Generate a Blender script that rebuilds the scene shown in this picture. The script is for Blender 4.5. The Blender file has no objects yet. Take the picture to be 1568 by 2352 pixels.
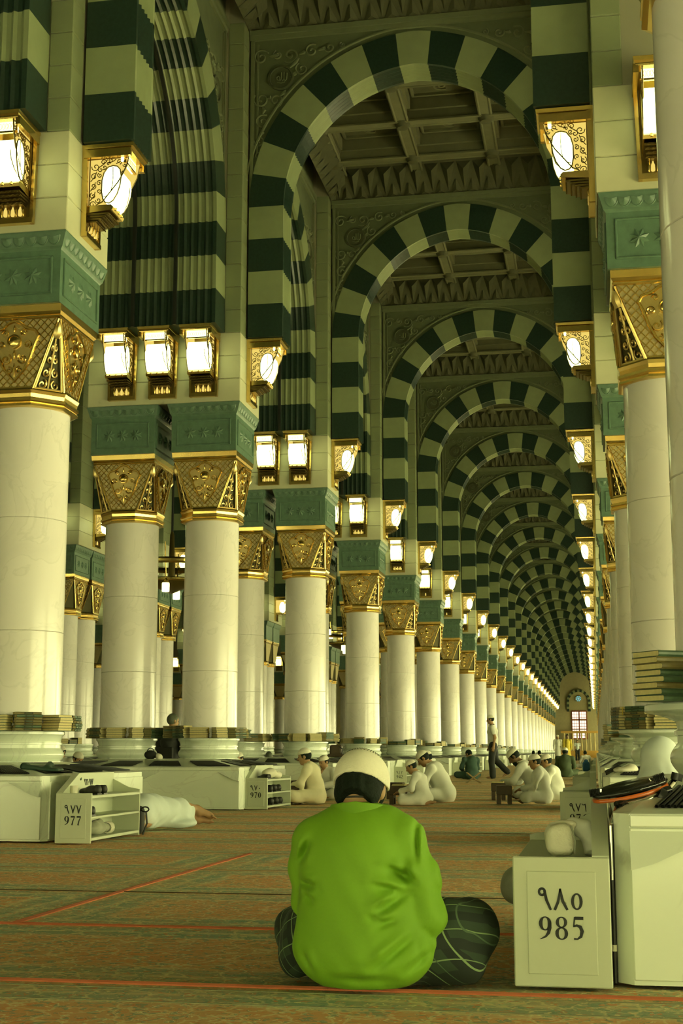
import bpy, bmesh, math, random
import numpy as np
from mathutils import Matrix, Vector
random.seed(7)
rng = np.random.default_rng(11)

# ------------------------------------------------------------------ camera, world, exposure
SC = bpy.context.scene
COL = SC.collection
FPX = 3200.0
VPX, VPY = 1368.0, 1727.0        # vanishing point of the aisle in the 1568 x 2352 frame
CAMZ = 0.74
tilt = math.atan2(VPY - 1176, FPX)
_F = np.array([0, math.cos(tilt), math.sin(tilt)])
_U = np.array([0, -math.sin(tilt), math.cos(tilt)])
_R = np.array([1.0, 0, 0])
_d = _F + _R * (VPX - 784) / FPX - _U * (VPY - 1176) / FPX
yaw = math.atan2(_d[0], _d[1])
_M = np.array([[math.cos(yaw), -math.sin(yaw), 0], [math.sin(yaw), math.cos(yaw), 0], [0, 0, 1]])
_F, _U, _R = _M @ _F, _M @ _U, _M @ _R
CAM0 = np.array([0, 0, CAMZ])
def ray(px, py):
    return _F + _R * (px - 784) / FPX - _U * (py - 1176) / FPX
def pix(px, py, Y):
    """point seen at a pixel, on the plane at depth Y down the aisle"""
    r = ray(px, py)
    return CAM0 + r * Y / r[1]
def ground(px, py, z=0.0):
    r = ray(px, py)
    return CAM0 + r * (z - CAMZ) / r[2]

cam_data = bpy.data.cameras.new('camera')
cam = bpy.data.objects.new('camera', cam_data)
COL.objects.link(cam)
cam_data.sensor_fit = 'HORIZONTAL'
cam_data.sensor_width = 24.0
cam_data.lens = 24.0 * FPX / 1568.0
cam_data.clip_start = 0.05
cam_data.clip_end = 600
cm = Matrix(((_R[0], _U[0], -_F[0], 0), (_R[1], _U[1], -_F[1], 0), (_R[2], _U[2], -_F[2], CAMZ), (0, 0, 0, 1)))
cam.matrix_world = cm
SC.camera = cam

LIGHT = (1.0, 0.90, 0.36)
world = bpy.data.worlds.new('hall_light')
SC.world = world
world.use_nodes = True
bg = world.node_tree.nodes['Background']
bg.inputs[0].default_value = (0.745, 0.72, 0.325, 1)
bg.inputs[1].default_value = 13.5
SC.view_settings.view_transform = 'Standard'
SC.view_settings.look = 'None'
SC.view_settings.gamma = 1.0
SC.view_settings.use_curve_mapping = False
SC.view_settings.exposure = 0.0
SC.cycles.use_denoising = True
SC.cycles.use_adaptive_sampling = True
SC.cycles.adaptive_threshold = 0.14
SC.cycles.adaptive_min_samples = 16
SC.cycles.max_bounces = 4
SC.cycles.diffuse_bounces = 3
SC.cycles.glossy_bounces = 3
SC.cycles.transmission_bounces = 3
SC.cycles.sample_clamp_indirect = 4.0
SC.cycles.caustics_reflective = False
SC.cycles.caustics_refractive = False
GLASS_E, BAND_E, AMBER_E = 5.5, 3.2, 0.9

# ------------------------------------------------------------------ materials
MATS = {}
def mat(name, col, rough=0.5, metal=0.0, var=0.0, scale=4.0, bump=0.0, bscale=40.0, spec=0.5, col2=None, detail=5.0, emit=None, es=0.0, stretch=None):
    m = bpy.data.materials.new(name)
    m.use_nodes = True
    nt = m.node_tree
    p = nt.nodes['Principled BSDF']
    p.inputs['Base Color'].default_value = (*col, 1)
    p.inputs['Roughness'].default_value = rough
    p.inputs['Metallic'].default_value = metal
    p.inputs['Specular IOR Level'].default_value = spec
    if emit:
        p.inputs['Emission Color'].default_value = (*emit, 1)
        p.inputs['Emission Strength'].default_value = es
    tc = nt.nodes.new('ShaderNodeTexCoord')
    mp = nt.nodes.new('ShaderNodeMapping')
    nt.links.new(tc.outputs['Object'], mp.inputs[0])
    if stretch: mp.inputs['Scale'].default_value = stretch
    if var > 0 or col2:
        n = nt.nodes.new('ShaderNodeTexNoise')
        n.inputs['Scale'].default_value = scale
        n.inputs['Detail'].default_value = detail
        nt.links.new(mp.outputs[0], n.inputs[0])
        r = nt.nodes.new('ShaderNodeValToRGB')
        r.color_ramp.elements[0].position = 0.3
        r.color_ramp.elements[1].position = 0.7
        c2 = col2 if col2 else tuple(c * (1 - var) for c in col)
        r.color_ramp.elements[0].color = (*c2, 1)
        r.color_ramp.elements[1].color = (*col, 1)
        nt.links.new(n.outputs[0], r.inputs[0])
        nt.links.new(r.outputs[0], p.inputs['Base Color'])
    if bump > 0:
        n2 = nt.nodes.new('ShaderNodeTexNoise')
        n2.inputs['Scale'].default_value = bscale
        n2.inputs['Detail'].default_value = 4
        nt.links.new(mp.outputs[0], n2.inputs[0])
        b = nt.nodes.new('ShaderNodeBump')
        b.inputs['Strength'].default_value = bump
        b.inputs['Distance'].default_value = 0.01
        nt.links.new(n2.outputs[0], b.inputs['Height'])
        nt.links.new(b.outputs[0], p.inputs['Normal'])
    MATS[name] = m
    return m
def marble(name, col, vein, rough, amount=0.5):
    m = mat(name, col, rough)
    nt = m.node_tree
    p = nt.nodes['Principled BSDF']
    tc = nt.nodes.new('ShaderNodeTexCoord')
    n = nt.nodes.new('ShaderNodeTexNoise'); n.inputs['Scale'].default_value = 1.3; n.inputs['Detail'].default_value = 9; n.inputs['Distortion'].default_value = 1.6
    r = nt.nodes.new('ShaderNodeValToRGB')
    e = r.color_ramp.elements
    e[0].position = 0.40; e[0].color = (*col, 1)
    e[1].position = 0.60; e[1].color = (*[c * 0.95 for c in col], 1)
    k = r.color_ramp.elements.new(0.50); k.color = (*[c * (1 - amount) + v * amount for c, v in zip(col, vein)], 1)
    k = r.color_ramp.elements.new(0.485); k.color = (*col, 1)
    k = r.color_ramp.elements.new(0.515); k.color = (*[c * 0.98 for c in col], 1)
    nt.links.new(tc.outputs['Object'], n.inputs[0])
    nt.links.new(n.outputs[0], r.inputs[0])
    nt.links.new(r.outputs[0], p.inputs['Base Color'])
    return m
marble('shaft_marble', (0.87, 0.84, 0.80), (0.64, 0.63, 0.58), 0.16, 0.35)
marble('base_marble', (0.72, 0.79, 0.66), (0.52, 0.56, 0.5), 0.14, 0.4)
marble('plinth_marble', (0.76, 0.83, 0.68), (0.50, 0.50, 0.42), 0.22, 0.35)
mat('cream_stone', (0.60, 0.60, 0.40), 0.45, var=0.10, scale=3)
mat('pilaster_stone', (0.24, 0.28, 0.15), 0.6, var=0.10, scale=3)  # cream stone darkened; the dimness high in the hall is put into its colour
mat('joint', (0.30, 0.29, 0.2), 0.8)
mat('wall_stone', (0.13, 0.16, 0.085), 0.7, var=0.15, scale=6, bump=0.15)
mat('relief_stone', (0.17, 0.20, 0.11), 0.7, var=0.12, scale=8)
mat('white_voussoir', (0.27, 0.32, 0.17), 0.5, var=0.10, scale=5)
mat('dark_voussoir', (0.020, 0.045, 0.034), 0.35, var=0.35, scale=25)
mat('green_marble', (0.115, 0.21, 0.14), 0.4, var=0.25, scale=14)
mat('brass', (0.80, 0.58, 0.20), 0.22, 1.0, var=0.15, scale=9)
mat('brass_relief', (0.62, 0.48, 0.20), 0.33, 1.0)
mat('dark_brass', (0.20, 0.15, 0.05), 0.35, 0.9)
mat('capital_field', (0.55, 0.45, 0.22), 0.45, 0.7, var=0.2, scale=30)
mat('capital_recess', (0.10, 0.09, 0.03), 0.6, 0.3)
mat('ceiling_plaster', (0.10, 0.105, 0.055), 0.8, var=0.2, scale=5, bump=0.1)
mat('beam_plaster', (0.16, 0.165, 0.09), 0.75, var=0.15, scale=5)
mat('track_black', (0.012, 0.015, 0.012), 0.5)
mat('grille_black', (0.018, 0.022, 0.018), 0.5, 0.3)
mat('rack_white', (0.53, 0.58, 0.42), 0.45, var=0.04, scale=5)
mat('rack_inside', (0.55, 0.60, 0.45), 0.55)
mat('ink', (0.008, 0.012, 0.010), 0.6)
mat('book_cover', (0.07, 0.13, 0.07), 0.45, var=0.3, scale=30)
mat('book_cover_brown', (0.20, 0.17, 0.06), 0.45, var=0.3, scale=30)
mat('book_pages', (0.72, 0.62, 0.30), 0.8, var=0.15, scale=60)
mat('ribbon', (0.80, 0.62, 0.05), 0.6)
def emis(name, col, s):
    m = bpy.data.materials.new(name); m.use_nodes = True
    nt = m.node_tree; nt.nodes.remove(nt.nodes['Principled BSDF'])
    e = nt.nodes.new('ShaderNodeEmission'); e.inputs[0].default_value = (*col, 1); e.inputs[1].default_value = s
    nt.links.new(e.outputs[0], nt.nodes['Material Output'].inputs[0]); MATS[name] = m; return m
emis('lamp_glass', (0.82, 0.95, 0.38), GLASS_E)
emis('lamp_band', (0.90, 0.94, 0.40), BAND_E)
emis('lamp_amber', (1.0, 0.74, 0.16), AMBER_E)

# ------------------------------------------------------------------ mesh building
class MB:
    def __init__(s): s.v = []; s.f = []; s.m = []
    def add(s, vs, fs, m=0):
        o = len(s.v); s.v += [tuple(map(float, v)) for v in vs]
        for f in fs: s.f.append(tuple(i + o for i in f)); s.m.append(m)
    def box(s, x0, x1, y0, y1, z0, z1, m=0):
        s.add([(x0,y0,z0),(x1,y0,z0),(x1,y1,z0),(x0,y1,z0),(x0,y0,z1),(x1,y0,z1),(x1,y1,z1),(x0,y1,z1)],
              [(0,3,2,1),(4,5,6,7),(0,1,5,4),(1,2,6,5),(2,3,7,6),(3,0,4,7)], m)
    def bbox(s, x0, x1, y0, y1, z0, z1, b, m=0):
        """box with chamfered edges"""
        mid = lambda lo, hi, k: lo + b if k else hi - b
        P = {}; vs = []; fs = []
        for sx in (0, 1):
            for sy in (0, 1):
                for sz in (0, 1):
                    X = (x0, x1)[sx]; Y = (y0, y1)[sy]; Z = (z0, z1)[sz]
                    xi = X + (b if sx == 0 else -b); yi = Y + (b if sy == 0 else -b); zi = Z + (b if sz == 0 else -b)
                    for ax, q in (('x', (X, yi, zi)), ('y', (xi, Y, zi)), ('z', (xi, yi, Z))):
                        P[(ax, sx, sy, sz)] = len(vs); vs.append(q)
        g = lambda ax, a, b_, c: P[(ax, a, b_, c)]
        fs += [(g('x',0,0,0),g('x',0,0,1),g('x',0,1,1),g('x',0,1,0)), (g('x',1,0,0),g('x',1,1,0),g('x',1,1,1),g('x',1,0,1)),
               (g('y',0,0,0),g('y',1,0,0),g('y',1,0,1),g('y',0,0,1)), (g('y',0,1,0),g('y',0,1,1),g('y',1,1,1),g('y',1,1,0)),
               (g('z',0,0,0),g('z',0,1,0),g('z',1,1,0),g('z',1,0,0)), (g('z',0,0,1),g('z',1,0,1),g('z',1,1,1),g('z',0,1,1))]
        for a in (0, 1):
            for c in (0, 1):
                fs.append((g('x',a,c,0),g('x',a,c,1),g('y',a,c,1),g('y',a,c,0)))
                fs.append((g('x',a,0,c),g('x',a,1,c),g('z',a,1,c),g('z',a,0,c)))
                fs.append((g('y',0,a,c),g('y',1,a,c),g('z',1,a,c),g('z',0,a,c)))
                for d in (0, 1): fs.append((g('x',a,c,d),g('y',a,c,d),g('z',a,c,d)))
        s.add(vs, fs, m)
    def prism(s, poly, axis, a0, a1, m=0):
        """2D polygon extruded along an axis; axis x: (y,z), y: (x,z), z: (x,y)"""
        n = len(poly)
        def P(p, a): return {'x': (a, p[0], p[1]), 'y': (p[0], a, p[1]), 'z': (p[0], p[1], a)}[axis]
        vs = [P(p, a0) for p in poly] + [P(p, a1) for p in poly]
        fs = [tuple(range(n)), tuple(range(2*n-1, n-1, -1))] + [(i, i+n, (i+1) % n + n, (i+1) % n) for i in range(n)]
        s.add(vs, fs, m)
    def lathe(s, prof, n=32, m=0, c=(0, 0), cap=True):
        o = len(s.v); k = len(prof)
        for r, z in prof:
            for i in range(n):
                a = 2 * math.pi * (i + 0.5) / n; s.v.append((c[0] + r*math.cos(a), c[1] + r*math.sin(a), z))
        for j in range(k-1):
            for i in range(n):
                s.f.append((o+j*n+i, o+j*n+(i+1) % n, o+(j+1)*n+(i+1) % n, o+(j+1)*n+i)); s.m.append(m)
        if cap:
            s.f.append(tuple(o + i for i in reversed(range(n)))); s.m.append(m)
            s.f.append(tuple(o + (k-1)*n + i for i in range(n))); s.m.append(m)
    def sqlathe(s, prof, m=0, n=4, rot=None, cap=True, sx=1, sy=1):
        """stack of regular polygons given by apothem (mitred mouldings)"""
        o = len(s.v); k = len(prof); q = math.cos(math.pi / n)
        for r, z in prof:
            for i in range(n):
                a = 2*math.pi*(i + 0.5)/n; s.v.append((sx*r/q*math.cos(a), sy*r/q*math.sin(a), z))
        for j in range(k-1):
            for i in range(n):
                s.f.append((o+j*n+i, o+j*n+(i+1) % n, o+(j+1)*n+(i+1) % n, o+(j+1)*n+i)); s.m.append(m)
        if cap:
            s.f.append(tuple(o + i for i in reversed(range(n)))); s.m.append(m)
            s.f.append(tuple(o + (k-1)*n + i for i in range(n))); s.m.append(m)
    def rings(s, prof, cx, cy, m=0):
        """rectangular mouldings: prof of (half_x, half_y, z)"""
        o = len(s.v); k = len(prof)
        for hx, hy, z in prof:
            s.v += [(cx-hx, cy-hy, z), (cx+hx, cy-hy, z), (cx+hx, cy+hy, z), (cx-hx, cy+hy, z)]
        for j in range(k-1):
            for i in range(4):
                s.f.append((o+j*4+i, o+j*4+(i+1) % 4, o+j*4+4+(i+1) % 4, o+j*4+4+i)); s.m.append(m)
        s.f.append((o+3, o+2, o+1, o)); s.m.append(m)
        e = o + (k-1)*4; s.f.append((e, e+1, e+2, e+3)); s.m.append(m)
    def tube(s, pts, r, n=6, m=0, closed=False, cap=True, flat=1.0):
        pts = [Vector(p) for p in pts]; k = len(pts)
        rr = r if hasattr(r, '__len__') else [r] * k
        o = len(s.v); nrm = None
        for i, p in enumerate(pts):
            a = pts[(i-1) % k] if (closed or i > 0) else p
            b = pts[(i+1) % k] if (closed or i < k-1) else p
            t = (b - a)
            t = t.normalized() if t.length > 1e-9 else Vector((0, 0, 1))
            if nrm is None:
                nrm = t.cross(Vector((0, 0, 1)))
                if nrm.length < 1e-3: nrm = t.cross(Vector((0, 1, 0)))
            nrm = (nrm - t * nrm.dot(t))
            if nrm.length < 1e-6: nrm = t.orthogonal()
            nrm.normalize(); bi = t.cross(nrm)
            for j in range(n):
                an = 2*math.pi*(j+0.5)/n
                s.v.append(tuple(p + nrm*math.cos(an)*rr[i] + bi*math.sin(an)*rr[i]*flat))
        for i in range(k if closed else k-1):
            for j in range(n):
                a = o + i*n; b = o + ((i+1) % k)*n
                s.f.append((a+j, a+(j+1) % n, b+(j+1) % n, b+j)); s.m.append(m)
        if cap and not closed:
            s.f.append(tuple(o + j for j in reversed(range(n)))); s.m.append(m)
            s.f.append(tuple(o + (k-1)*n + j for j in range(n))); s.m.append(m)
    def sphere(s, c, r, n=10, m=0):
        rx, ry, rz = r if hasattr(r, '__len__') else (r, r, r)
        o = len(s.v); k = max(4, n // 2)
        for j in range(1, k):
            t = math.pi*j/k
            for i in range(n):
                a = 2*math.pi*i/n; s.v.append((c[0]+rx*math.sin(t)*math.cos(a), c[1]+ry*math.sin(t)*math.sin(a), c[2]-rz*math.cos(t)))
        b = len(s.v); s.v += [(c[0], c[1], c[2]-rz), (c[0], c[1], c[2]+rz)]
        for j in range(k-2):
            for i in range(n):
                s.f.append((o+j*n+i, o+j*n+(i+1) % n, o+(j+1)*n+(i+1) % n, o+(j+1)*n+i)); s.m.append(m)
        for i in range(n):
            s.f.append((b, o+(i+1) % n, o+i)); s.m.append(m)
            s.f.append((b+1, o+(k-2)*n+i, o+(k-2)*n+(i+1) % n)); s.m.append(m)
    def xf(s, M, start=0):
        for i in range(start, len(s.v)): s.v[i] = tuple(M @ Vector(s.v[i]))
        return s
    def merge(s, o, M=None, m=None):
        b = len(s.v); s.v += [tuple(M @ Vector(v)) if M else v for v in o.v]
        s.f += [tuple(i + b for i in f) for f in o.f]; s.m += [x if m is None else m for x in o.m]
    def mesh(s, name, mats, smooth=None):
        me = bpy.data.meshes.new(name)
        me.from_pydata(s.v, [], s.f)
        for x in (mats if isinstance(mats, (list, tuple)) else [mats]): me.materials.append(MATS[x])
        me.polygons.foreach_set('material_index', s.m)
        bm = bmesh.new(); bm.from_mesh(me); bmesh.ops.recalc_face_normals(bm, faces=bm.faces); bm.to_mesh(me); bm.free()
        if smooth is not None:
            me.polygons.foreach_set('use_smooth', [True] * len(me.polygons))
            me.set_sharp_from_angle(angle=math.radians(smooth))
        me.update()
        return me
def link(name, me, parent=None, loc=(0, 0, 0), rz=0.0, rot=None, scale=None):
    o = bpy.data.objects.new(name, me); COL.objects.link(o)
    o.location = loc
    o.rotation_euler = rot if rot else (0, 0, rz)
    if scale: o.scale = scale if hasattr(scale, '__len__') else (scale,)*3
    if parent: o.parent = parent
    return o
def build(mb, name, mats, parent=None, smooth=None, **kw):
    return link(name, mb.mesh(name, mats, smooth), parent, **kw)
def tag(o, label=None, cat=None, group=None, kind=None):
    if label: o['label'] = label
    if cat: o['category'] = cat
    if group: o['group'] = group
    if kind: o['kind'] = kind
    return o
def thing(name, label, cat, loc=(0, 0, 0), rz=0.0, group=None, kind=None):
    return tag(link(name, None, None, loc, rz), label, cat, group, kind)
def T(x=0, y=0, z=0): return Matrix.Translation((x, y, z))
def RZ(a): return Matrix.Rotation(a, 4, 'Z')
ORD = ['zeroth','first','second','third','fourth','fifth','sixth','seventh','eighth','ninth','tenth','eleventh','twelfth','thirteenth','fourteenth','fifteenth','sixteenth','seventeenth','eighteenth','nineteenth','twentieth','twenty-first','twenty-second','twenty-third','twenty-fourth','twenty-fifth','twenty-sixth','twenty-seventh','twenty-eighth']

# ------------------------------------------------------------------ layout of the hall (metres, floor at z = 0)
S = 6.71                   # bay
Y0 = 12.60                 # first left pier in view
NB = 26                    # bays down the hall
XL = -5.98                 # centre of the left twin piers
XR = 0.73                  # centre of the right single piers
XC = -2.345                # axis of the aisle
ROW2 = XL - S
YEND = 185.5
def PY(k): return Y0 + S * (k - 1)
Z_BLOCK, Z_RIM, Z_SHAFT = 0.54, 0.93, 4.00
Z_CAP, Z_BOX = 4.97, 5.67
Z_SPR, Z_WALL, Z_CEIL = 6.69, 11.45, 12.35
# ------------------------------------------------------------------ floor, carpets
def carpet_material(name, seam):
    m = bpy.data.materials.new(name); m.use_nodes = True; MATS[name] = m
    nt = m.node_tree; p = nt.nodes['Principled BSDF']; p.inputs['Roughness'].default_value = 0.95; p.inputs['Specular IOR Level'].default_value = 0.1
    N = nt.nodes.new; L = nt.links.new
    tc = N('ShaderNodeTexCoord'); oi = N('ShaderNodeObjectInfo')
    ad = N('ShaderNodeVectorMath'); ad.operation = 'ADD'; L(tc.outputs['Object'], ad.inputs[0])
    sc_ = N('ShaderNodeVectorMath'); sc_.operation = 'SCALE'; L(oi.outputs['Location'], sc_.inputs[0]); sc_.inputs['Scale'].default_value = 3.7; L(sc_.outputs[0], ad.inputs[1])
    V = ad.outputs[0]
    def math_(op, a_, b_=None):
        n = N('ShaderNodeMath'); n.operation = op
        for i, q in enumerate((a_, b_)):
            if q is None: continue
            if isinstance(q, (int, float)): n.inputs[i].default_value = q
            else: L(q, n.inputs[i])
        return n.outputs[0]
    def noise(scale, detail=3, dist=0.0, vec=None):
        n = N('ShaderNodeTexNoise'); n.inputs['Scale'].default_value = scale; n.inputs['Detail'].default_value = detail; n.inputs['Distortion'].default_value = dist; L(vec or V, n.inputs[0]); return n.outputs[0]
    def step(sock, lo, hi):
        r = N('ShaderNodeMapRange'); r.inputs[1].default_value = lo; r.inputs[2].default_value = hi; L(sock, r.inputs[0]); return r.outputs[0]
    def mix(f, a_, b_):
        x = N('ShaderNodeMix'); x.data_type = 'RGBA'
        if isinstance(f, (int, float)): x.inputs[0].default_value = f
        else: L(f, x.inputs[0])
        for i, q in ((6, a_), (7, b_)):
            if isinstance(q, tuple): x.inputs[i].default_value = (*q, 1)
            else: L(q, x.inputs[i])
        return x.outputs[2]
    sp = N('ShaderNodeSeparateXYZ'); L(tc.outputs['Object'], sp.inputs[0])
    d = math_('ABSOLUTE', sp.outputs['Y'])
    if seam: d = math_('MAXIMUM', d, math_('SUBTRACT', 0.73, math_('ABSOLUTE', sp.outputs['X'])))
    d = math_('ADD', d, math_('MULTIPLY', math_('SUBTRACT', noise(4.0, 2), 0.5), 0.10))
    band = N('ShaderNodeValToRGB'); e = band.color_ramp.elements
    e[0].position = 0.0; e[0].color = (0.62, 0.33, 0.15, 1); e[1].position = 1.0; e[1].color = (0.46, 0.33, 0.17, 1)
    for pos, c in ((0.36, (0.60, 0.34, 0.16)), (0.40, (0.62, 0.56, 0.33)), (0.43, (0.30, 0.37, 0.25)), (0.52, (0.26, 0.34, 0.23)), (0.555, (0.60, 0.55, 0.33)), (0.59, (0.34, 0.38, 0.25)), (0.66, (0.36, 0.36, 0.22)), (0.70, (0.56, 0.40, 0.20))):
        k = e.new(pos); k.color = (*c, 1)
    L(d, band.inputs[0])
    base = mix(step(noise(1.5, 3), 0.42, 0.62), band.outputs[0], (0.56, 0.36, 0.18))
    base = mix(math_('MULTIPLY', step(d, 0.40, 0.46), 0.55), base, band.outputs[0])
    # arabesque: curling tendrils, leaves and small flowers
    vo = N('ShaderNodeTexVoronoi'); vo.inputs['Scale'].default_value = 8.0; vo.feature = 'DISTANCE_TO_EDGE'
    x = N('ShaderNodeMix'); x.data_type = 'RGBA'; x.inputs[0].default_value = 0.10; L(V, x.inputs[6])
    nn = N('ShaderNodeTexNoise'); nn.inputs['Scale'].default_value = 11; nn.inputs['Detail'].default_value = 3; L(V, nn.inputs[0]); L(nn.outputs['Color'], x.inputs[7]); L(x.outputs[2], vo.inputs[0])
    leaf = step(noise(17, 3, 1.8), 0.55, 0.60)
    c = mix(math_('MULTIPLY', leaf, 0.75), base, (0.20, 0.30, 0.20))
    c = mix(math_('MULTIPLY', step(noise(29, 2, 1.0), 0.60, 0.64), 0.7), c, (0.62, 0.24, 0.10))
    c = mix(math_('MULTIPLY', math_('SUBTRACT', 1.0, step(vo.outputs[0], 0.015, 0.05)), 0.65), c, (0.68, 0.60, 0.34))
    c = mix(math_('MULTIPLY', step(noise(46, 2, 0.6), 0.62, 0.66), 0.8), c, (0.74, 0.66, 0.40))
    hs = N('ShaderNodeHueSaturation'); hs.inputs['Value'].default_value = 1.32; L(c, hs.inputs['Color'])
    L(hs.outputs[0], p.inputs['Base Color'])
    bp = N('ShaderNodeBump'); bp.inputs['Strength'].default_value = 0.4; bp.inputs['Distance'].default_value = 0.006; L(leaf, bp.inputs['Height']); L(bp.outputs[0], p.inputs['Normal'])
carpet_material('prayer_carpet', False); carpet_material('prayer_carpet_seamed', True)
mat('carpet_edge', (0.52, 0.15, 0.06), 0.95)
mat('carpet_joint', (0.46, 0.30, 0.14), 0.95); mat('carpet_dark_joint', (0.10, 0.07, 0.03), 0.95)  # second joint colour is a darker brown for some carpet rows
mat('carpet_pale', (0.30, 0.30, 0.16), 0.95)
mat('floor_marble', (0.45, 0.43, 0.34), 0.35, var=0.1)
mb = MB(); mb.box(-34, 9, -6, YEND + 1, -0.2, -0.024)
tag(build(mb, 'floor', 'floor_marble'), 'pale marble floor under the prayer carpets', kind='structure')
CW = 1.462
def carpet_row(i):
    y0 = 4.585 + CW * i; y1 = y0 + CW
    for (xa, xb, nm) in (((-34, -2.57, 'left'), (-2.57, 9, 'right')) if 1 <= i <= 3 else ((-34, 9, 'whole'),)):
        cx = -2.57
        lab = {'left': f'red and green carpet left of the long red seam, {ORD[max(min(i, 28), 0)]} of three', 'right': f'red and green carpet right of the long red seam, {ORD[max(min(i, 28), 0)]} of three', 'whole': f'red and green carpet strip across the aisle, {ORD[min(i + 3, 28)]} row from the camera'}[nm]
        if i == -2: lab = 'patterned carpet strip nearest the camera, below the picture'
        if i == -1: lab = 'patterned carpet strip with cream border lines along the picture bottom'
        root = thing('prayer_carpet', lab if i <= 12 else 'patterned red and green carpet strip far down the aisle', 'carpet', (cx, (y0+y1)/2, -0.0125), group='carpet strips' if i > 12 else None)
        h = CW / 2
        b = MB(); b.box(xa - cx, xb - cx, -h + 0.012, h - 0.012, -0.011, 0.0)
        build(b, 'pile', 'prayer_carpet_seamed' if nm != 'whole' else 'prayer_carpet', root)
        b = MB(); b.tube([(xa - cx, h - 0.004, -0.001), (xb - cx, h - 0.004, -0.001)], 0.011 if -1 <= i <= 0 else 0.005, 6); build(b, 'edge_binding', 'carpet_edge' if -1 <= i <= 0 else ('carpet_dark_joint' if i % 4 == 1 else 'carpet_joint'), root)
        if nm == 'left':
            b = MB(); b.tube([(-0.004, -h, -0.0005), (-0.004, h, -0.0005)], 0.024, 6, flat=0.4); build(b, 'seam_binding', 'carpet_edge', root)
        if i == -1:
            for d, r in ((0.075, 0.006), (0.31, 0.006)):
                b = MB(); b.tube([(xa - cx, h - d, 0.0), (xb - cx, h - d, 0.0)], r, 5, flat=0.4); build(b, 'border_line', 'carpet_pale', root)
for i in range(-2, 30): carpet_row(i)
mb = MB(); mb.box(-34, 9, 4.585 + CW*30, YEND, -0.022, -0.0125)
tag(link('prayer_carpet', mb.mesh('far_carpet', 'prayer_carpet'), None), 'unbroken patterned carpet reaching to the far end wall', 'carpet')

# ------------------------------------------------------------------ column meshes
ME = {}
TOR = [(0.402 + 0.032 * math.sin(math.pi * i / 8), 0.655 + 0.12 * i / 8) for i in range(9)]
def base_prof(rim):
    return [(0.43, 0.6455), (0.43, 0.652), (0.405, 0.654)] + TOR + [(0.402, 0.79), (0.402, 0.803), (0.414, 0.806), (0.414, 0.824), (0.402, 0.828), (0.402, 0.845), (0.408, 0.862), (0.40 + (rim-0.40)*0.45, 0.884), (rim - 0.006, 0.897), (rim, 0.902), (rim, 0.924), (rim - 0.006, 0.93), (0.38, 0.931)]
for nm, rim in (('L', 0.435), ('R', 0.53)):
    b = MB(); b.lathe(base_prof(rim), 40); ME['base' + nm] = b.mesh('base', 'base_marble', 35)
zs = [0.931, 1.86, 2.93, Z_SHAFT + 0.03]
for i in range(3):
    r0 = 0.395 - 0.003 * i
    b = MB(); b.lathe([(r0 - 0.006, zs[i]), (r0, zs[i] + 0.005), (r0 - 0.003, zs[i+1] - 0.005), (r0 - 0.009, zs[i+1])], 48)
    ME['drum%d' % i] = b.mesh('drum', 'shaft_marble', 40)
# necking, octagonal mouldings
b = MB(); b.sqlathe([(0.400, 3.99), (0.425, 4.0), (0.425, 4.02), (0.412, 4.03), (0.43, 4.05), (0.43, 4.075), (0.412, 4.085), (0.418, 4.12), (0.432, 4.15), (0.424, 4.17), (0.40, 4.172)], n=8)
ME['neck'] = b.mesh('necking', 'brass')
# bell: octagon to square
ZB0, ZB1, AP0, AP1, HB, HT = 4.165, 4.85, 0.405, 0.452, 0.19, 0.452
def facet(u, v, d):
    ap = AP0 + (AP1 - AP0) * v
    return (u, -(ap + d), ZB0 + (ZB1 - ZB0) * v)
def rot4(mb1):
    o = MB()
    for q in range(4): o.merge(mb1, RZ(q * math.pi / 2))
    return o
b = MB()
b.add([facet(-HB, 0, 0), facet(HB, 0, 0), facet(HT, 1, 0), facet(-HT, 1, 0)], [(0, 1, 2, 3)], 0)
c0 = Vector(facet(HB, 0, 0)); c1 = Vector((AP0, -HB, ZB0)); ct = Vector(facet(HT, 1, 0))
inw = Vector((-0.03, 0.03, 0))
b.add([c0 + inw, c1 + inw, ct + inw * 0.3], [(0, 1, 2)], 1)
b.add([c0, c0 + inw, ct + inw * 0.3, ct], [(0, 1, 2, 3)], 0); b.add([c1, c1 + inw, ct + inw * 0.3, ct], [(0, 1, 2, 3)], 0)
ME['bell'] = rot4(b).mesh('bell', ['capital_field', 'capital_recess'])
def hw(v): return HB + (HT - HB) * v
b = MB()
H = ZB1 - ZB0
for sgn in (-1, 1):
    for j in range(-14, 24):
        pts = []
        for i in range(41):
            v = i / 40; u = j * 0.075 + sgn * v * H * 0.95
            pts.append((u, v, abs(u) <= hw(v) - 0.012))
        run = [p for p in pts if p[2]]
        if len(run) > 2:
            A, B = run[0], run[-1]
            b.tube([facet(A[0], A[1], 0.003), facet(B[0], B[1], 0.003)], 0.0065, 4, cap=False)
for sgn in (-1, 1): b.tube([facet(sgn*(HB-0.008), 0, 0.004), facet(sgn*(HT-0.012), 0.97, 0.004)], 0.012, 5)
b.tube([facet(-HB, 0.02, 0.004), facet(HB, 0.02, 0.004)], 0.012, 5)
ME['lattice'] = rot4(b).mesh('lattice', 'brass')
def spiral(cx, cy, r0, turns, a0, n=18, cw=1):
    return [(cx + r0*(1-i/n*0.85)*math.cos(a0 + cw*turns*2*math.pi*i/n), cy + r0*(1-i/n*0.85)*math.sin(a0 + cw*turns*2*math.pi*i/n)) for i in range(n+1)]
b = MB()
shield = [(0, 0.10), (0.10, 0.27), (0.16, 0.45), (0.20, 0.62), (0.24, 0.74), (0.21, 0.82), (0.12, 0.86), (0.06, 0.93), (0, 0.96)]
full = shield + [(-x, y) for x, y in reversed(shield[:-1])][:-1]
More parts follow.
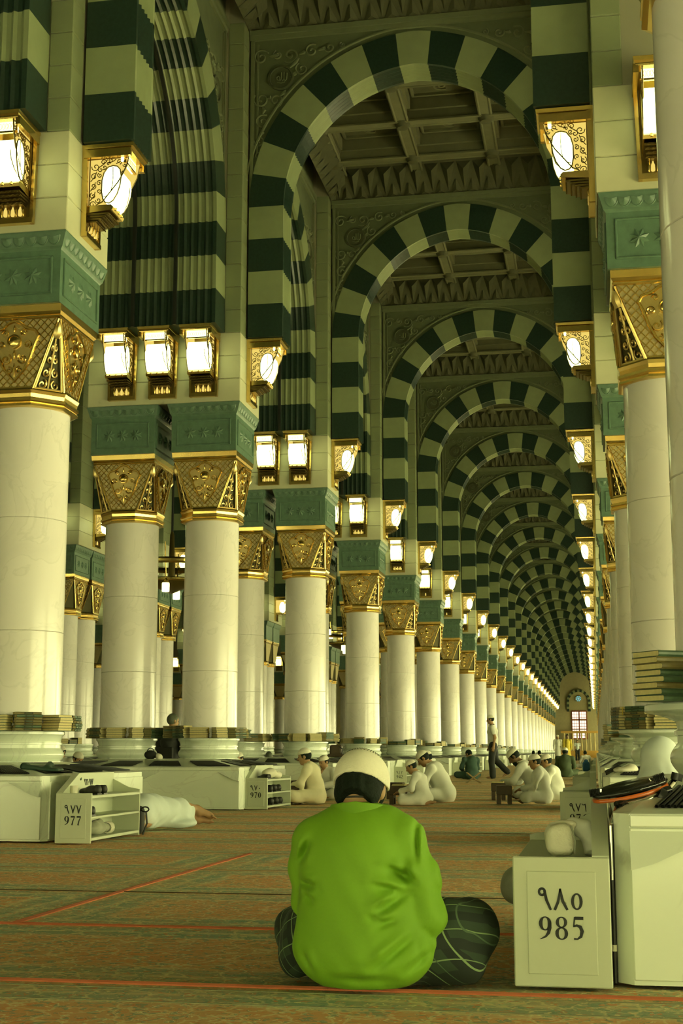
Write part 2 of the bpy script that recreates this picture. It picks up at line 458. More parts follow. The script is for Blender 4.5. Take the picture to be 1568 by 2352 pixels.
b.tube([facet(u, v, 0.014) for u, v in full], 0.016, 6, closed=True)
b.add([facet(u, v, 0.008) for u, v in full], [tuple(range(len(full)))], 1)
o0 = len(b.v)
b.lathe([(0.001, 0.035), (0.035, 0.03), (0.055, 0.02), (0.055, 0.028), (0.068, 0.026), (0.07, 0.0)], 16, cap=False)
b.xf(Matrix.Translation(facet(0, 0.67, 0.005)) @ Matrix.Rotation(math.pi/2, 4, 'X'), o0)
for sg in (-1, 1):
    for (cu, cv, r, t, a) in ((0.085, 0.42, 0.055, 1.3, 2.2), (0.13, 0.62, 0.045, 1.2, -1.0), (0.055, 0.26, 0.035, 1.2, 1.6), (0.09, 0.79, 0.035, 1.1, 0)):
        b.tube([facet(sg*u, cv + (v - cv)/H, 0.016) for u, v in spiral(cu, cv, r, t, a)], 0.010, 5)
for v0, v1, r in ((0.16, 0.36, 0.014), (0.42, 0.55, 0.016), (0.79, 0.9, 0.014)):
    b.tube([facet(0, v0, 0.014), facet(0, (v0+v1)/2, 0.02), facet(0, v1, 0.014)], [0.004, r, 0.004], 6)
ME['cartouche'] = rot4(b).mesh('cartouche', ['brass', 'brass_relief'], 40)
# pierced scroll panel in the corner facet
b = MB()
nrm = ((c1 - c0).cross(ct - c0)).normalized()
if nrm.x < 0: nrm = -nrm
def cpt(a, v, d=0.0):
    q = c0.lerp(c1, 0.5 + a); return q.lerp(ct, v) + nrm * d + inw * 0.4 * (1 - v)
for sg in (-1, 1):
    for cv, ca, ra, t in ((0.08, 0.24, 0.17, 1.2), (0.24, 0.20, 0.17, 1.3), (0.42, 0.17, 0.16, 1.2), (0.58, 0.14, 0.14, 1.1)):
        b.tube([cpt(sg*a, v) for a, v in [(x, cv + (y-cv)*0.42) for x, y in spiral(ca, cv, ra, t, 2.0, 14)]], 0.010, 5)
    b.tube([cpt(sg*0.46, 0.0, 0.01), cpt(sg*0.46, 0.74, 0.01)], 0.012, 5)
b.tube([cpt(0, 0.02), cpt(0, 0.7)], 0.012, 5); b.tube([cpt(-0.46, 0.02, 0.01), cpt(0.46, 0.02, 0.01)], 0.012, 5)
b.tube([cpt(0, 0.72, -0.005), cpt(0, 0.80, 0.012), cpt(0, 0.92, 0.01)], [0.045, 0.05, 0.018], 8)
ME['corner'] = rot4(b).mesh('corner_scroll', 'brass_relief', 40)
b = MB(); b.rings([(0.45, 0.45, 4.835), (0.465, 0.465, 4.85), (0.465, 0.465, 4.865), (0.455, 0.455, 4.872), (0.475, 0.49, 4.90), (0.478, 0.50, 4.965), (0.46, 0.5, 4.972)], 0, 0)
ME['capmould'] = b.mesh('top_moulding', 'brass')
# green marble block with sunk panels, stars and scalloped cornice
def abacus(hx, hy):
    b = MB(); b.rings([(hx, hy, 4.97), (hx, hy, 5.49), (hx + 0.005, hy + 0.005, 5.50), (hx + 0.02, hy + 0.02, 5.52), (hx + 0.06, hy + 0.045, 5.655), (hx + 0.06, hy + 0.045, 5.67)], 0, 0)
    blk = b.mesh('block', 'green_marble')
    fr = MB(); sc = MB(); st = []
    for axis in range(4):
        w, dp = (hx, hy) if axis % 2 == 0 else (hy, hx)
        M = RZ(axis * math.pi / 2)
        f = MB()
        x, z0, z1, t = w - 0.075, 5.05, 5.43, 0.022
        for (xa, xb, za, zb) in ((-x, x, z0, z0+t), (-x, x, z1-t, z1), (-x, -x+t, z0, z1), (x-t, x, z0, z1)):
            f.bbox(xa, xb, -dp - 0.016, -dp + 0.005, za, zb, 0.006)
        fr.merge(f, M)
        g = MB(); n = 8 if w < 0.5 else 9
        for i in range(n):
            cx = (i + 0.5) / n * 2 * w - w
            pts = [(cx + (w/n)*math.cos(a), 5.62 + (0.085)*math.sin(a)*1.0) for a in [math.pi + math.pi*j/8 for j in range(9)]]
            g.add([(px_, -dp - 0.022 - (pz-5.52)*0.24, pz) for px_, pz in pts] + [(cx, -dp - 0.062, 5.60)], [(j, j+1, 9) for j in range(8)])
            g.tube([(px_, -dp - 0.022 - (pz-5.52)*0.24, pz) for px_, pz in pts], 0.007, 4)
        sc.merge(g, M)
        for i in range(3):
            cx = (i - 1) * (w - 0.13) * 0.58
            s_ = MB(); vs = []
            for j in range(16):
                r = 0.098 if j % 2 == 0 else 0.058
                a = math.pi * j / 8 + math.pi / 8
                vs.append((cx + r*math.cos(a), -dp - 0.001, 5.24 + r*math.sin(a)))
            vs.append((cx, -dp - 0.034, 5.24))
            s_.add(vs, [(j, (j+1) % 16, 16) for j in range(16)])
            s_.xf(M); st.append(s_.mesh('star', 'green_marble'))
    return blk, fr.mesh('panel_frame', 'green_marble'), sc.mesh('scalloped_cornice', 'green_marble'), st
ABL = abacus(0.475, 0.54); ABR = abacus(0.50, 0.54)
def joined(parts):
    """join (mesh) list to one mesh with several materials"""
    mb = MB(); mats = []
    for me in parts:
        idx = []
        for mm in me.materials:
            if mm.name not in mats: mats.append(mm.name)
            idx.append(mats.index(mm.name))
        o = len(mb.v); mb.v += [tuple(v.co) for v in me.vertices]
        for p in me.polygons: mb.f.append(tuple(i + o for i in p.vertices)); mb.m.append(idx[p.material_index])
    return mb.mesh(parts[0].name, mats, 35)
SIMPLE_CAP = joined([ME['neck'], ME['bell'], ME['capmould']])
for nm, ab in (('L', ABL), ('R', ABR)):
    ME['shaft1' + nm] = joined([ME['drum0'], ME['drum1'], ME['drum2']])
    ME['block1' + nm] = joined([ab[0], ab[1], ab[2]] + ab[3])
    ME['far' + nm] = joined([ME['base' + nm], ME['drum0'], ME['drum1'], ME['drum2'], ME['neck'], ME['bell'], ME['capmould'], ab[0]])
def column(x, y, side, lod, label, group=None):
    t = thing('marble_column', label, 'column', (x, y, 0), group=group)
    ab = ABL if side == 'L' else ABR
    if lod == 0:
        link('base', ME['base' + side], t)
        for i in range(3): link('drum', ME['drum%d' % i], t)
        link('necking', ME['neck'], t)
        bell = link('capital', ME['bell'], t)
        for k in ('lattice', 'cartouche', 'corner'): link({'corner': 'corner_scroll'}.get(k, k), ME[k], bell)
        link('top_moulding', ME['capmould'], t)
        blk = link('green_block', ab[0], t); blk['label'] = 'grey-green marble block'
        link('panel_frame', ab[1], blk); link('scalloped_cornice', ab[2], blk)
        for i, s_ in enumerate(ab[3]): link('star', s_, blk)
    elif lod == 1:
        link('base', ME['base' + side], t); link('shaft', ME['shaft1' + side], t)
        c = link('capital', SIMPLE_CAP, t); link('lattice', ME['lattice'], c); link('cartouche', ME['cartouche'], c)
        link('green_block', ME['block1' + side], t)
    else:
        link('body', ME['far' + side], t)
    return t

# ------------------------------------------------------------------ plinth (marble housing with grilles round each base)
def quadpt(q, u, v):
    a, b_, c, d = [Vector(p) for p in q]
    return a.lerp(b_, u).lerp(d.lerp(c, u), v)
def plinth(cx, hx, hy, seams, y, lod, label, side, inner_dx, group=None):
    t = thing('marble_plinth', label, 'plinth', (cx, y, 0), group=group)
    b = MB()
    top_in = (hx - inner_dx, hy - 0.62)
    c = 0.05
    oct_ = lambda a, e, z: [(-a + c, -e, z), (a - c, -e, z), (a, -e + c, z), (a, e - c, z), (a - c, e, z), (-a + c, e, z), (-a, e - c, z), (-a, -e + c, z)]
    L0, L1, L2 = oct_(hx, hy, 0.0), oct_(hx, hy, 0.54), None
    b.add(L0 + L1, [(i, (i+1) % 8, (i+1) % 8 + 8, i + 8) for i in range(8)])
    ix, iy = top_in
    cor = [(-hx + c, -hy, 0.54), (hx - c, -hy, 0.54), (hx, -hy + c, 0.54), (hx, hy - c, 0.54), (hx - c, hy, 0.54), (-hx + c, hy, 0.54), (-hx, hy - c, 0.54), (-hx, -hy + c, 0.54)]
    inn = [(-ix, -iy, 0.645), (ix, -iy, 0.645), (ix, iy, 0.645), (-ix, iy, 0.645)]
    b.add(cor + inn, [(0, 1, 9, 8), (1, 2, 9), (2, 3, 10, 9), (3, 4, 10), (4, 5, 11, 10), (5, 6, 11), (6, 7, 8, 11), (7, 0, 8), (8, 9, 10, 11)])
    build(b, 'housing', 'plinth_marble', t)
    # slab lines on the faces
    if lod <= 1:
        n = len(seams) + 1
        xs = [-hx] + list(seams) + [hx]
        for j in range(n):
            s_ = MB(); s_.bbox(xs[j] + 0.05, xs[j+1] - (0.05 if j == n-1 else 0.002), -hy - 0.012, -hy + 0.01, 0.015, 0.495, 0.004); build(s_, 'face_slab', 'plinth_marble', t)
        rail = MB(); rail.bbox(-hx + 0.05, hx - 0.05, -hy - 0.02, -hy + 0.01, 0.497, 0.538, 0.005); build(rail, 'top_rail', 'plinth_marble', t)
        for sx in list(seams) + [hx - 0.05, -hx + 0.05]:
            wl = 0.0 if sx <= -hx + 0.06 else 0.30
            wr = 0.0 if sx >= hx - 0.06 else 0.30
            pts = [(sx - wl, 0.485), (sx - wl*0.25, 0.385), (sx - (0.0 if wl == 0 else 0.004), 0.365), (sx + (0.0 if wr == 0 else 0.004), 0.365), (sx + wr*0.25, 0.385), (sx + wr, 0.485)]
            q = MB(); q.prism(pts, 'y', -1.0, 0.0)
            q.v = [(x_, -hy - 0.008 if y_ == 0.0 else -hy - 0.014 - (0.485 - z_)*0.42, z_) for x_, y_, z_ in q.v]; build(q, 'chevron', 'base_marble', t)
        # aisle side face
        sgn = 1 if side == 'L' else -1
        s_ = MB(); s_.bbox(min(sgn*hx - 0.01, sgn*(hx + 0.012)), max(sgn*hx - 0.01, sgn*(hx + 0.012)), -hy + 0.05, hy - 0.05, 0.015, 0.495, 0.004); build(s_, 'face_slab', 'plinth_marble', t)
    # grilles on the sloping top
    sides = {'f': ((-hx, -hy, 0.54), (hx, -hy, 0.54), (ix, -iy, 0.645), (-ix, -iy, 0.645)),
             'r': ((hx, -hy, 0.54), (hx, hy, 0.54), (ix, iy, 0.645), (ix, -iy, 0.645)),
             'l': ((-hx, hy, 0.54), (-hx, -hy, 0.54), (-ix, -iy, 0.645), (-ix, iy, 0.645))}
    far = MB()
    for key, q in sides.items():
        if key == 'l' and side == 'L': continue
        if key == 'r' and side == 'R': continue
        n = (4 if side == 'L' else 2) if key == 'f' else 3
        for j in range(n):
            u0, u1 = j / n, (j + 1) / n
            g = MB()
            m0, m1 = 0.045, 0.045
            up = Vector((0, 0, 0.006))
            gi = 0.16/n if key == 'f' else 0.10/n
            cc = [quadpt(q, u0 + gi, 0.14), quadpt(q, u1 - gi, 0.14), quadpt(q, u1 - gi, 0.70), quadpt(q, u0 + gi, 0.70)]
            g.add([p + up*0.5 for p in cc], [(0, 1, 2, 3)])
            if lod == 0:
                for i in range(22):
                    w = (i + 0.5) / 22
                    p0 = cc[0].lerp(cc[1], w); p1 = cc[3].lerp(cc[2], w)
                    g.tube([p0 + up, p1 + up], 0.007, 4, cap=False)
            if lod == 2: far.merge(g)
            else: build(g, 'grille', 'grille_black', t)
    if lod == 2 and far.v: build(far, 'grille', 'grille_black', t)
    return t

# ------------------------------------------------------------------ wall lamp (origin at the wall, +Y outwards)
def lamp_meshes():
    d = {}
    b = MB(); b.box(-0.175, 0.175, 0.0, 0.025, 0.03, 0.9); d['back_plate'] = b.mesh('back_plate', 'dark_brass')
    b = MB()
    for s_ in (-1, 1):
        b.prism([(s_*0.17, 0.0), (s_*0.205, 0.0), (s_*0.225, 0.9), (s_*0.19, 0.9)], 'y', 0, 0.055)
    b.prism([(-0.205, 0.0), (0.205, 0.0), (0.205, 0.045), (-0.205, 0.045)], 'y', 0, 0.065)
    b.box(-0.17, 0.17, 0.02, 0.05, 0.045, 0.06)
    d['frame'] = b.mesh('frame', 'brass')
    b = MB()
    b.rings([(0.2, 0.235, 0.86), (0.215, 0.24, 0.875), (0.215, 0.24, 0.885), (0.23, 0.262, 0.90), (0.235, 0.267, 0.935), (0.225, 0.262, 0.94)], 0, 0.262)
    b.box(-0.235, -0.19, 0.02, 0.5, 0.80, 0.88); b.box(0.19, 0.235, 0.02, 0.5, 0.80, 0.88)
    d['cornice'] = b.mesh('cornice', 'brass')
    prof = [(0.205, 0.385), (0.19, 0.46), (0.19, 0.58), (0.21, 0.66), (0.25, 0.715), (0.30, 0.73), (0.345, 0.72), (0.375, 0.685), (0.388, 0.61), (0.378, 0.52), (0.35, 0.43), (0.31, 0.365), (0.27, 0.34), (0.23, 0.35)]
    b = MB(); b.prism(prof, 'x', -0.16, 0.16); d['glass'] = b.mesh('glass', 'lamp_glass')
    for s_ in (-1, 1):
        b = MB()
        b.tube([(s_*0.162, y, z) for y, z in prof], 0.007, 5, closed=True)
        d['glazing_bar%d' % s_] = b.mesh('glazing_bar', 'dark_brass')
        b = MB()
        b.tube([(s_*0.162, 0.21, 0.41), (s_*0.163, 0.25, 0.42), (s_*0.163, 0.285, 0.46), (s_*0.163, 0.30, 0.53), (s_*0.163, 0.305, 0.62), (s_*0.163, 0.30, 0.72)], 0.004, 4)
        d['glass_line%d' % s_] = b.mesh('glass_line', 'dark_brass')
    b = MB()
    b.tube([(-0.1, 0.388, 0.60), (-0.108, 0.382, 0.52), (-0.13, 0.355, 0.43), (-0.155, 0.30, 0.36)], 0.005, 4)
    d['glass_line'] = b.mesh('glass_line', 'dark_brass')
    b = MB(); b.box(-0.175, 0.175, 0.385, 0.43, 0.765, 0.86); d['light_band'] = b.mesh('light_band', 'lamp_band')
    b = MB()
    for s_ in (-1, 1):
        b.box(s_*0.172 - 0.008, s_*0.172 + 0.008, 0.42, 0.44, 0.75, 0.87)
    b.box(-0.18, 0.18, 0.415, 0.44, 0.75, 0.768)
    for i in range(12):
        x = -0.165 + 0.03 * i
        b.tube([(x + 0.012*math.cos(a), 0.432, 0.815 + 0.03*math.sin(a)) for a in [2*math.pi*j/8 for j in range(8)]], 0.0022, 4, closed=True)
    d['band_filigree'] = b.mesh('band_filigree', 'brass')
    side = [(0.03, 0.26), (0.10, 0.28), (0.15, 0.34), (0.20, 0.36), (0.36, 0.56), (0.44, 0.72), (0.47, 0.86), (0.03, 0.86)]
    for s_ in (-1, 1):
        b = MB(); b.prism(side, 'x', s_*0.15 - 0.003, s_*0.15 + 0.003); d['side_light%d' % s_] = b.mesh('side_light', 'lamp_amber')
    for s_ in (-1, 1):
        x = s_ * 0.157; b = MB()
        b.tube([(x, y, z) for y, z in side], 0.008, 4, closed=True)
        b.tube([(x, 0.06, 0.27), (x, 0.06, 0.86)], 0.007, 4); b.tube([(x, 0.04, 0.81), (x, 0.45, 0.81)], 0.007, 4)
        for (cy, cz, r, t, a) in ((0.095, 0.34, 0.035, 1.2, 0), (0.10, 0.43, 0.036, 1.2, 2), (0.10, 0.53, 0.036, 1.2, 4), (0.105, 0.63, 0.036, 1.2, 1), (0.12, 0.73, 0.045, 1.3, 3), (0.20, 0.775, 0.032, 1.2, 0), (0.28, 0.79, 0.028, 1.2, 2), (0.36, 0.77, 0.032, 1.2, 5), (0.42, 0.79, 0.022, 1.1, 1), (0.17, 0.70, 0.03, 1.1, 2), (0.155, 0.38, 0.03, 1.2, 3), (0.158, 0.47, 0.028, 1.2, 5), (0.158, 0.56, 0.028, 1.2, 1), (0.165, 0.64, 0.028, 1.2, 2), (0.21, 0.72, 0.026, 1.2, 4), (0.25, 0.755, 0.02, 1.1, 0), (0.42, 0.73, 0.02, 1.1, 3), (0.40, 0.66, 0.018, 1.1, 3)):
            b.tube([(x, u, v) for u, v in spiral(cy, cz, r, t, a, 12)], 0.0052, 4)
        for (y0, z0, y1, z1) in ((0.07, 0.38, 0.12, 0.47), (0.07, 0.48, 0.12, 0.57), (0.07, 0.58, 0.13, 0.68), (0.15, 0.72, 0.24, 0.80), (0.25, 0.76, 0.33, 0.80), (0.33, 0.75, 0.41, 0.80)):
            b.tube([(x, y0, z0), (x, (y0+y1)/2 + 0.015, (z0+z1)/2), (x, y1, z1)], 0.005, 4)
        d['side_filigree%d' % s_] = b.mesh('side_filigree', 'dark_brass')
    b = MB(); b.prism([(0.02, 0.25), (0.30, 0.27), (0.315, 0.30), (0.29, 0.325), (0.02, 0.325)], 'x', -0.165, 0.165)
    for x in (-0.09, 0, 0.09): b.sphere((x, 0.31, 0.30), 0.019, 8)
    d['stud_rail'] = b.mesh('stud_rail', 'brass', 40)
    b = MB()
    for i in range(4):
        b.prism([(0.02, 0.165 + 0.022*i), (0.12 + 0.045*i, 0.165 + 0.022*i), (0.135 + 0.045*i, 0.18 + 0.022*i), (0.02, 0.188 + 0.022*i)], 'x', -0.125 - 0.01*i, 0.125 + 0.01*i)
    for i in range(4): b.tube([(-0.14 + 0.28*j/12, 0.13 + 0.045*i, 0.172 + 0.022*i + (0.006 if j % 2 else -0.006)) for j in range(13)], 0.007, 4)
    d['console'] = b.mesh('console', 'dark_brass')
    for x in (-0.075, 0, 0.075):
        b = MB(); b.lathe([(0.016, 0.075), (0.02, 0.085), (0.018, 0.13), (0.009, 0.155), (0.008, 0.165)], 8, c=(x, 0.05))
        d['pendant_light%d' % (x*1000)] = b.mesh('pendant_light', 'lamp_amber', 40)
    for i in range(4):
        x = -0.11 + 0.073 * i; b = MB()
        b.tube([(x, 0.06, 0.165), (x, 0.065, 0.12), (x, 0.05, 0.07)], [0.008, 0.013, 0.006], 6)
        d['pendant_tassel%d' % i] = b.mesh('pendant_tassel', 'brass', 40)
    return d
LAMP = lamp_meshes()
LAMP_MID = (joined([LAMP[k] for k in ('back_plate', 'frame', 'cornice', 'stud_rail', 'console', 'side_filigree-1', 'side_filigree1', 'band_filigree')]), joined([LAMP[k] for k in ('glass', 'light_band', 'side_light-1', 'side_light1', 'pendant_light0')]))
LAMP_FAR = joined([LAMP[k] for k in ('back_plate', 'frame', 'cornice', 'stud_rail', 'glass', 'light_band', 'side_light-1', 'side_light1')])
def lamp(x, y, facing, lod, label, group=None):
    """facing: 'S' towards the camera, 'E' / 'W' across the aisle"""
    rz = {'S': math.pi, 'E': -math.pi/2, 'W': math.pi/2, 'N': 0}[facing]
    t = thing('wall_lamp', label, 'lamp', (x, y, 5.745), rz, group=group)
    if lod == 0:
        for k, me in LAMP.items(): link(me.name.split('.')[0], me, t)
    elif lod == 1:
        link('bracket', LAMP_MID[0], t); link('glass', LAMP_MID[1], t)
    else: link('lantern', LAMP_FAR, t)
    return t

# ------------------------------------------------------------------ arches
def arch_sections(hin, hout, e, zs, z0, nst, nu):
    """list of stones for the left half: each a list of ((xin, zin), (xout, zout)); last one is the half keystone"""
    Ri, Ro = hin + e, hout + e
    ti, to = math.acos(e / Ri), math.acos(e / Ro)
    st = []
    for i in range(nst):
        a, b_ = zs + (z0 - zs)*i/nst, zs + (z0 - zs)*(i+1)/nst
        st.append([((-hin, a), (-hout, a)), ((-hin, b_), (-hout, b_))])
    def at(t): return ((e - Ri*math.cos(t*ti), z0 + Ri*math.sin(t*ti)), (e - Ro*math.cos(t*to), z0 + Ro*math.sin(t*to)))
    n = int(nu)
    for i in range(n): st.append([at((i + j/4) / nu) for j in range(5)])
    st.append([at((n + j/2*(nu-n)) / nu) for j in range(3)])
    return st
def stone_mesh(sec, w, nfl, col, key=False, axis='x'):
    """loft a stone; flutes run along the soffit"""
    if key: sec = sec + [((-i_[0], i_[1]), (-o_[0], o_[1])) for i_, o_ in reversed(sec[:-1])]
    b = MB(); prof = [(-w/2, 1.0), (-w/2, 0.0), (-w/2 + 0.05, 0.0)]
    fl = w - 0.10
    for i in range(nfl):
        a = -w/2 + 0.05 + fl*i/nfl
        prof += [(a + fl/nfl*0.3, 0.05), (a + fl/nfl*0.7, 0.05), (a + fl/nfl, 0.0)]
    prof += [(w/2, 0.0), (w/2, 1.0)]
    k = len(prof); vs = []
    for i_, o_ in sec:
        for yy, q in prof:
            x = i_[0] + (o_[0]-i_[0])*q; z = i_[1] + (o_[1]-i_[1])*q
            vs.append((x, yy, z) if axis == 'x' else (yy, x, z))
    fs = []
    for j in range(len(sec)-1):
        for i in range(k): fs.append((j*k+i, j*k+(i+1) % k, (j+1)*k+(i+1) % k, (j+1)*k+i))
    fs.append(tuple(range(k))); fs.append(tuple((len(sec)-1)*k + i for i in range(k)))
    b.add(vs, fs)
    me = b.mesh('voussoir', col)
    return me
def arch_set(hin, hout, e, z0, nst, nu, w, nfl, axis, firstdark=True):
    st = arch_sections(hin, hout, e, Z_SPR, z0, nst, nu)
    out = []
    for i, sec in enumerate(st):
        col = 'dark_voussoir' if (i % 2 == 0) == firstdark else 'white_voussoir'
        last = i == len(st) - 1
        if last: col = 'white_voussoir'
        out.append(stone_mesh(sec, w, nfl, col, last, axis))
        if not last:
            mir = [((-a[0], a[1]), (-o[0], o[1])) for a, o in sec]
            out.append(stone_mesh(mir, w, nfl, col, False, axis))
    return out, st
A_STONES, A_ST = arch_set(1.95, 2.47, 0.12, 8.69, 4, 7.5, 0.56, 5, 'x')
B_STONES, B_ST = arch_set(2.265, 2.775, 0.20, 8.19, 3, 8.5, 1.80, 16, 'y')
C_STONES, C_ST = arch_set(2.265, 2.775, 0.20, 8.19, 3, 8.5, 0.62, 5, 'y')
A_JOIN, B_JOIN, C_JOIN = joined(A_STONES), joined(B_STONES), joined(C_STONES)
def arch(x, y, kind, lod, label, group=None):
    t = thing('striped_arch', label, 'arch', (x, y, 0), group=group)
    sts, jn = {'A': (A_STONES, A_JOIN), 'B': (B_STONES, B_JOIN), 'C': (C_STONES, C_JOIN)}[kind]
    if lod == 0:
        for me in sts: link('voussoir', me, t)
    else: link('arch_ring', jn, t)
    return t
# spandrel walls
def spandrel_mesh(st, half, th, axis, z0):
    b = MB(); pts = []
    for sec in st:
        for i_, o_ in sec:
            if o_[1] >= z0 - 0.01 and (not pts or abs(o_[0]-pts[-1][0]) + abs(o_[1]-pts[-1][1]) > 1e-5): pts.append(o_)
    pts = [(-half, z0)] + pts
    pts += [(-x, z) for x, z in reversed(pts[:-1])]
    n = len(pts)
    def P(x, y, z): return (x, y, z) if axis == 'x' else (y, x, z)
    for yy in (-th, th):
        b.add([P(x, yy, z) for x, z in pts] + [P(x, yy, Z_WALL + 0.9) for x, z in pts], [(i, i+1, n+i+1, n+i) for i in range(n-1)])
    return b
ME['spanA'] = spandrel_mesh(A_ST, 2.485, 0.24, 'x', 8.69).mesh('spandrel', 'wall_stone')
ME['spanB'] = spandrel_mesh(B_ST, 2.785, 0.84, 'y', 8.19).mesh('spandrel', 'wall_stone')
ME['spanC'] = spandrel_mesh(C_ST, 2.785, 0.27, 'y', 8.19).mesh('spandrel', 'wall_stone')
# mouldings framing the spandrel, scrollwork and medallion (front face, both sides)
def spandrel_relief(half, th, axis, st, z0):
    fr = MB(); sc = MB(); meds = []
    y = -th
    ext = [o for sec in st for i_, o in sec if o[1] > z0 + 0.05]
    b = MB(); ext2 = ext + [(-x, z) for x, z in reversed(ext[:-1])]
    off = []
    for i, (x, z) in enumerate(ext2):
        a = math.atan2(z - z0, x); off.append((x + 0.10*math.cos(a), z + 0.10*math.sin(a)))
    top = Z_WALL - 0.10
    fr.tube([(x, y - 0.012, min(z, top)) for x, z in off if z < top + 0.02], 0.022, 6)
    for s_ in (-1, 1):
        fr.box(min(s_*(half-0.02), s_*(half-0.07)), max(s_*(half-0.02), s_*(half-0.07)), y - 0.03, y + 0.01, z0, top)
        fr.box(min(s_*(half-0.11), s_*(half-0.135)), max(s_*(half-0.11), s_*(half-0.135)), y - 0.02, y + 0.01, z0 + 0.2, top - 0.06)
    fr.box(-half, half, y - 0.04, y + 0.01, top, Z_WALL); fr.box(-half, half, y - 0.07, y + 0.01, Z_WALL - 0.03, Z_WALL + 0.05)
    cxm, czm = half - 0.48, z0 + 2.03
    for s_ in (-1, 1):
        me_ = MB(); em = MB(); meds.append((me_, em)); o0 = 0
        me_.lathe([(0.20, 0.0), (0.20, 0.03), (0.17, 0.035), (0.165, 0.012), (0.001, 0.014)], 24, cap=False)
        me_.xf(Matrix.Translation((s_*cxm, y, czm)) @ Matrix.Rotation(math.pi/2, 4, 'X'), o0)
        # emblem strokes in the medallion
        X, Z, yy = s_*cxm, czm, y - 0.02
        for pts in ([(0.085, -0.03), (0.09, 0.07)], [(0.085, -0.03), (0.06, -0.055), (0.045, -0.02), (0.048, 0.09)], [(0.045, -0.02), (0.025, -0.05), (0.005, -0.02), (0.006, 0.085)], [(0.005, -0.02), (-0.02, -0.045), (-0.06, -0.03), (-0.065, 0.01), (-0.035, 0.03), (-0.02, 0.0), (-0.03, -0.04)], [(-0.06, -0.07), (0.0, -0.085), (0.06, -0.075)]):
            em.tube([(X + a, yy, Z + c) for a, c in pts], 0.009, 5)
        # scrolls filling the corner
        for (du, dz, r, t, a) in ((0.17, 0.36, 0.13, 1.4, 0.5), (0.18, -0.32, 0.13, 1.4, 2.5), (0.62, 0.36, 0.13, 1.4, 4.0), (0.95, 0.40, 0.11, 1.3, 1.0), (1.22, 0.43, 0.08, 1.3, 3.0), (0.20, -0.68, 0.12, 1.4, 1.0), (0.16, -0.98, 0.09, 1.3, 3.0), (0.40, -0.35, 0.11, 1.3, 5.0), (0.80, 0.12, 0.11, 1.3, 2.0), (0.14, -1.22, 0.06, 1.2, 0.0), (0.43, 0.38, 0.08, 1.2, 2.0), (1.42, 0.45, 0.05, 1.2, 2)):
            sc.tube([(s_*(half - u), y - 0.008, czm + v) for u, v in [(x, z) for x, z in spiral(du, dz, r, t, a, 20)]], 0.018, 5, flat=0.8)
        for (u0, v0, u1, v1) in ((0.2, -0.45, 0.2, -0.55), (0.3, 0.36, 0.45, 0.38), (0.75, 0.36, 0.85, 0.40), (0.25, -0.3, 0.33, -0.3), (0.2, -0.8, 0.16, -0.9), (0.62, 0.0, 0.72, 0.1), (0.55, -0.2, 0.45, -0.3), (1.05, 0.4, 1.15, 0.43), (0.6, 0.15, 0.75, 0.3)):
            sc.tube([(s_*(half-u0), y - 0.006, czm + v0), (s_*(half-(u0+u1)/2) + 0.03, y - 0.016, czm + (v0+v1)/2), (s_*(half-u1), y - 0.006, czm + v1)], [0.012, 0.03, 0.01], 5)
    if axis == 'y':
        M = RZ(math.pi/2)
        for q in [fr, sc] + [z_ for m_ in meds for z_ in m_]: q.xf(M)
    return [fr.mesh('frame_moulding', 'relief_stone'), sc.mesh('scroll_relief', 'relief_stone', 50)] + [q for m_, e_ in meds for q in (m_.mesh('medallion', 'medallion_stone', 40), e_.mesh('medallion_emblem', 'relief_stone'))]
mat('medallion_stone', (0.085, 0.10, 0.055), 0.6)
RELA = spandrel_relief(2.485, 0.24, 'x', A_ST, 8.69)
RELB = spandrel_relief(2.785, 0.84, 'y', B_ST, 8.19)
# ------------------------------------------------------------------ pier above the columns
def stone_box(name, x0, x1, y0, y1, z0, z1, m='cream_stone', bev=0.008):
    b = MB(); b.bbox(x0, x1, y0, y1, z0 + 0.003, z1 - 0.003, bev); return b.mesh(name, m)
CH = (Z_SPR - Z_BOX) / 3
PIER = {}
for key, hx, hy, ax, ay in (('L', 1.14, 0.575, 0.90, 0.28), ('R', 0.58, 0.575, 0.31, 0.28), ('Q', 0.575, 1.14, 0.31, 0.28)):
    core = MB()
    core.box(-hx + 0.006, hx - 0.006, -ay, ay, Z_BOX, Z_WALL + 0.9); core.box(-ax, ax, -hy + 0.006, hy - 0.006, Z_BOX, Z_WALL + 0.9)
    core.box(-hx + 0.012, hx - 0.012, -hy + 0.012, hy - 0.012, Z_BOX, Z_WALL + 0.8)
    n = 14; hgt = (Z_WALL + 0.05 - Z_SPR) / n
    jm = MB()
    for i in range(3): jm.bbox(-hx, hx, -hy, hy, Z_BOX + CH*i + 0.003, Z_BOX + CH*(i+1) - 0.003, 0.008)
    for sx in (-1, 1):
        for sy in (-1, 1):
            for i in range(n):
                xs = sorted((sx*ax, sx*hx)); ys = sorted((sy*ay, sy*hy))
                jm.bbox(xs[0], xs[1], ys[0], ys[1], Z_SPR + hgt*i + 0.003, Z_SPR + hgt*(i+1) - 0.003, 0.008, 1)
    PIER[key] = dict(core=core.mesh('core', 'joint'), courses=[stone_box('course_stone', -hx, hx, -hy, hy, Z_BOX + CH*i, Z_BOX + CH*(i+1)) for i in range(3)],
                     pil={(sx, sy): stone_box('pilaster_stone', *sorted((sx*ax, sx*hx)), *sorted((sy*ay, sy*hy)), 0, hgt, 'pilaster_stone') for sx in (-1, 1) for sy in (-1, 1)}, n=n, h=hgt, join=jm.mesh('stonework', ['cream_stone', 'pilaster_stone']))
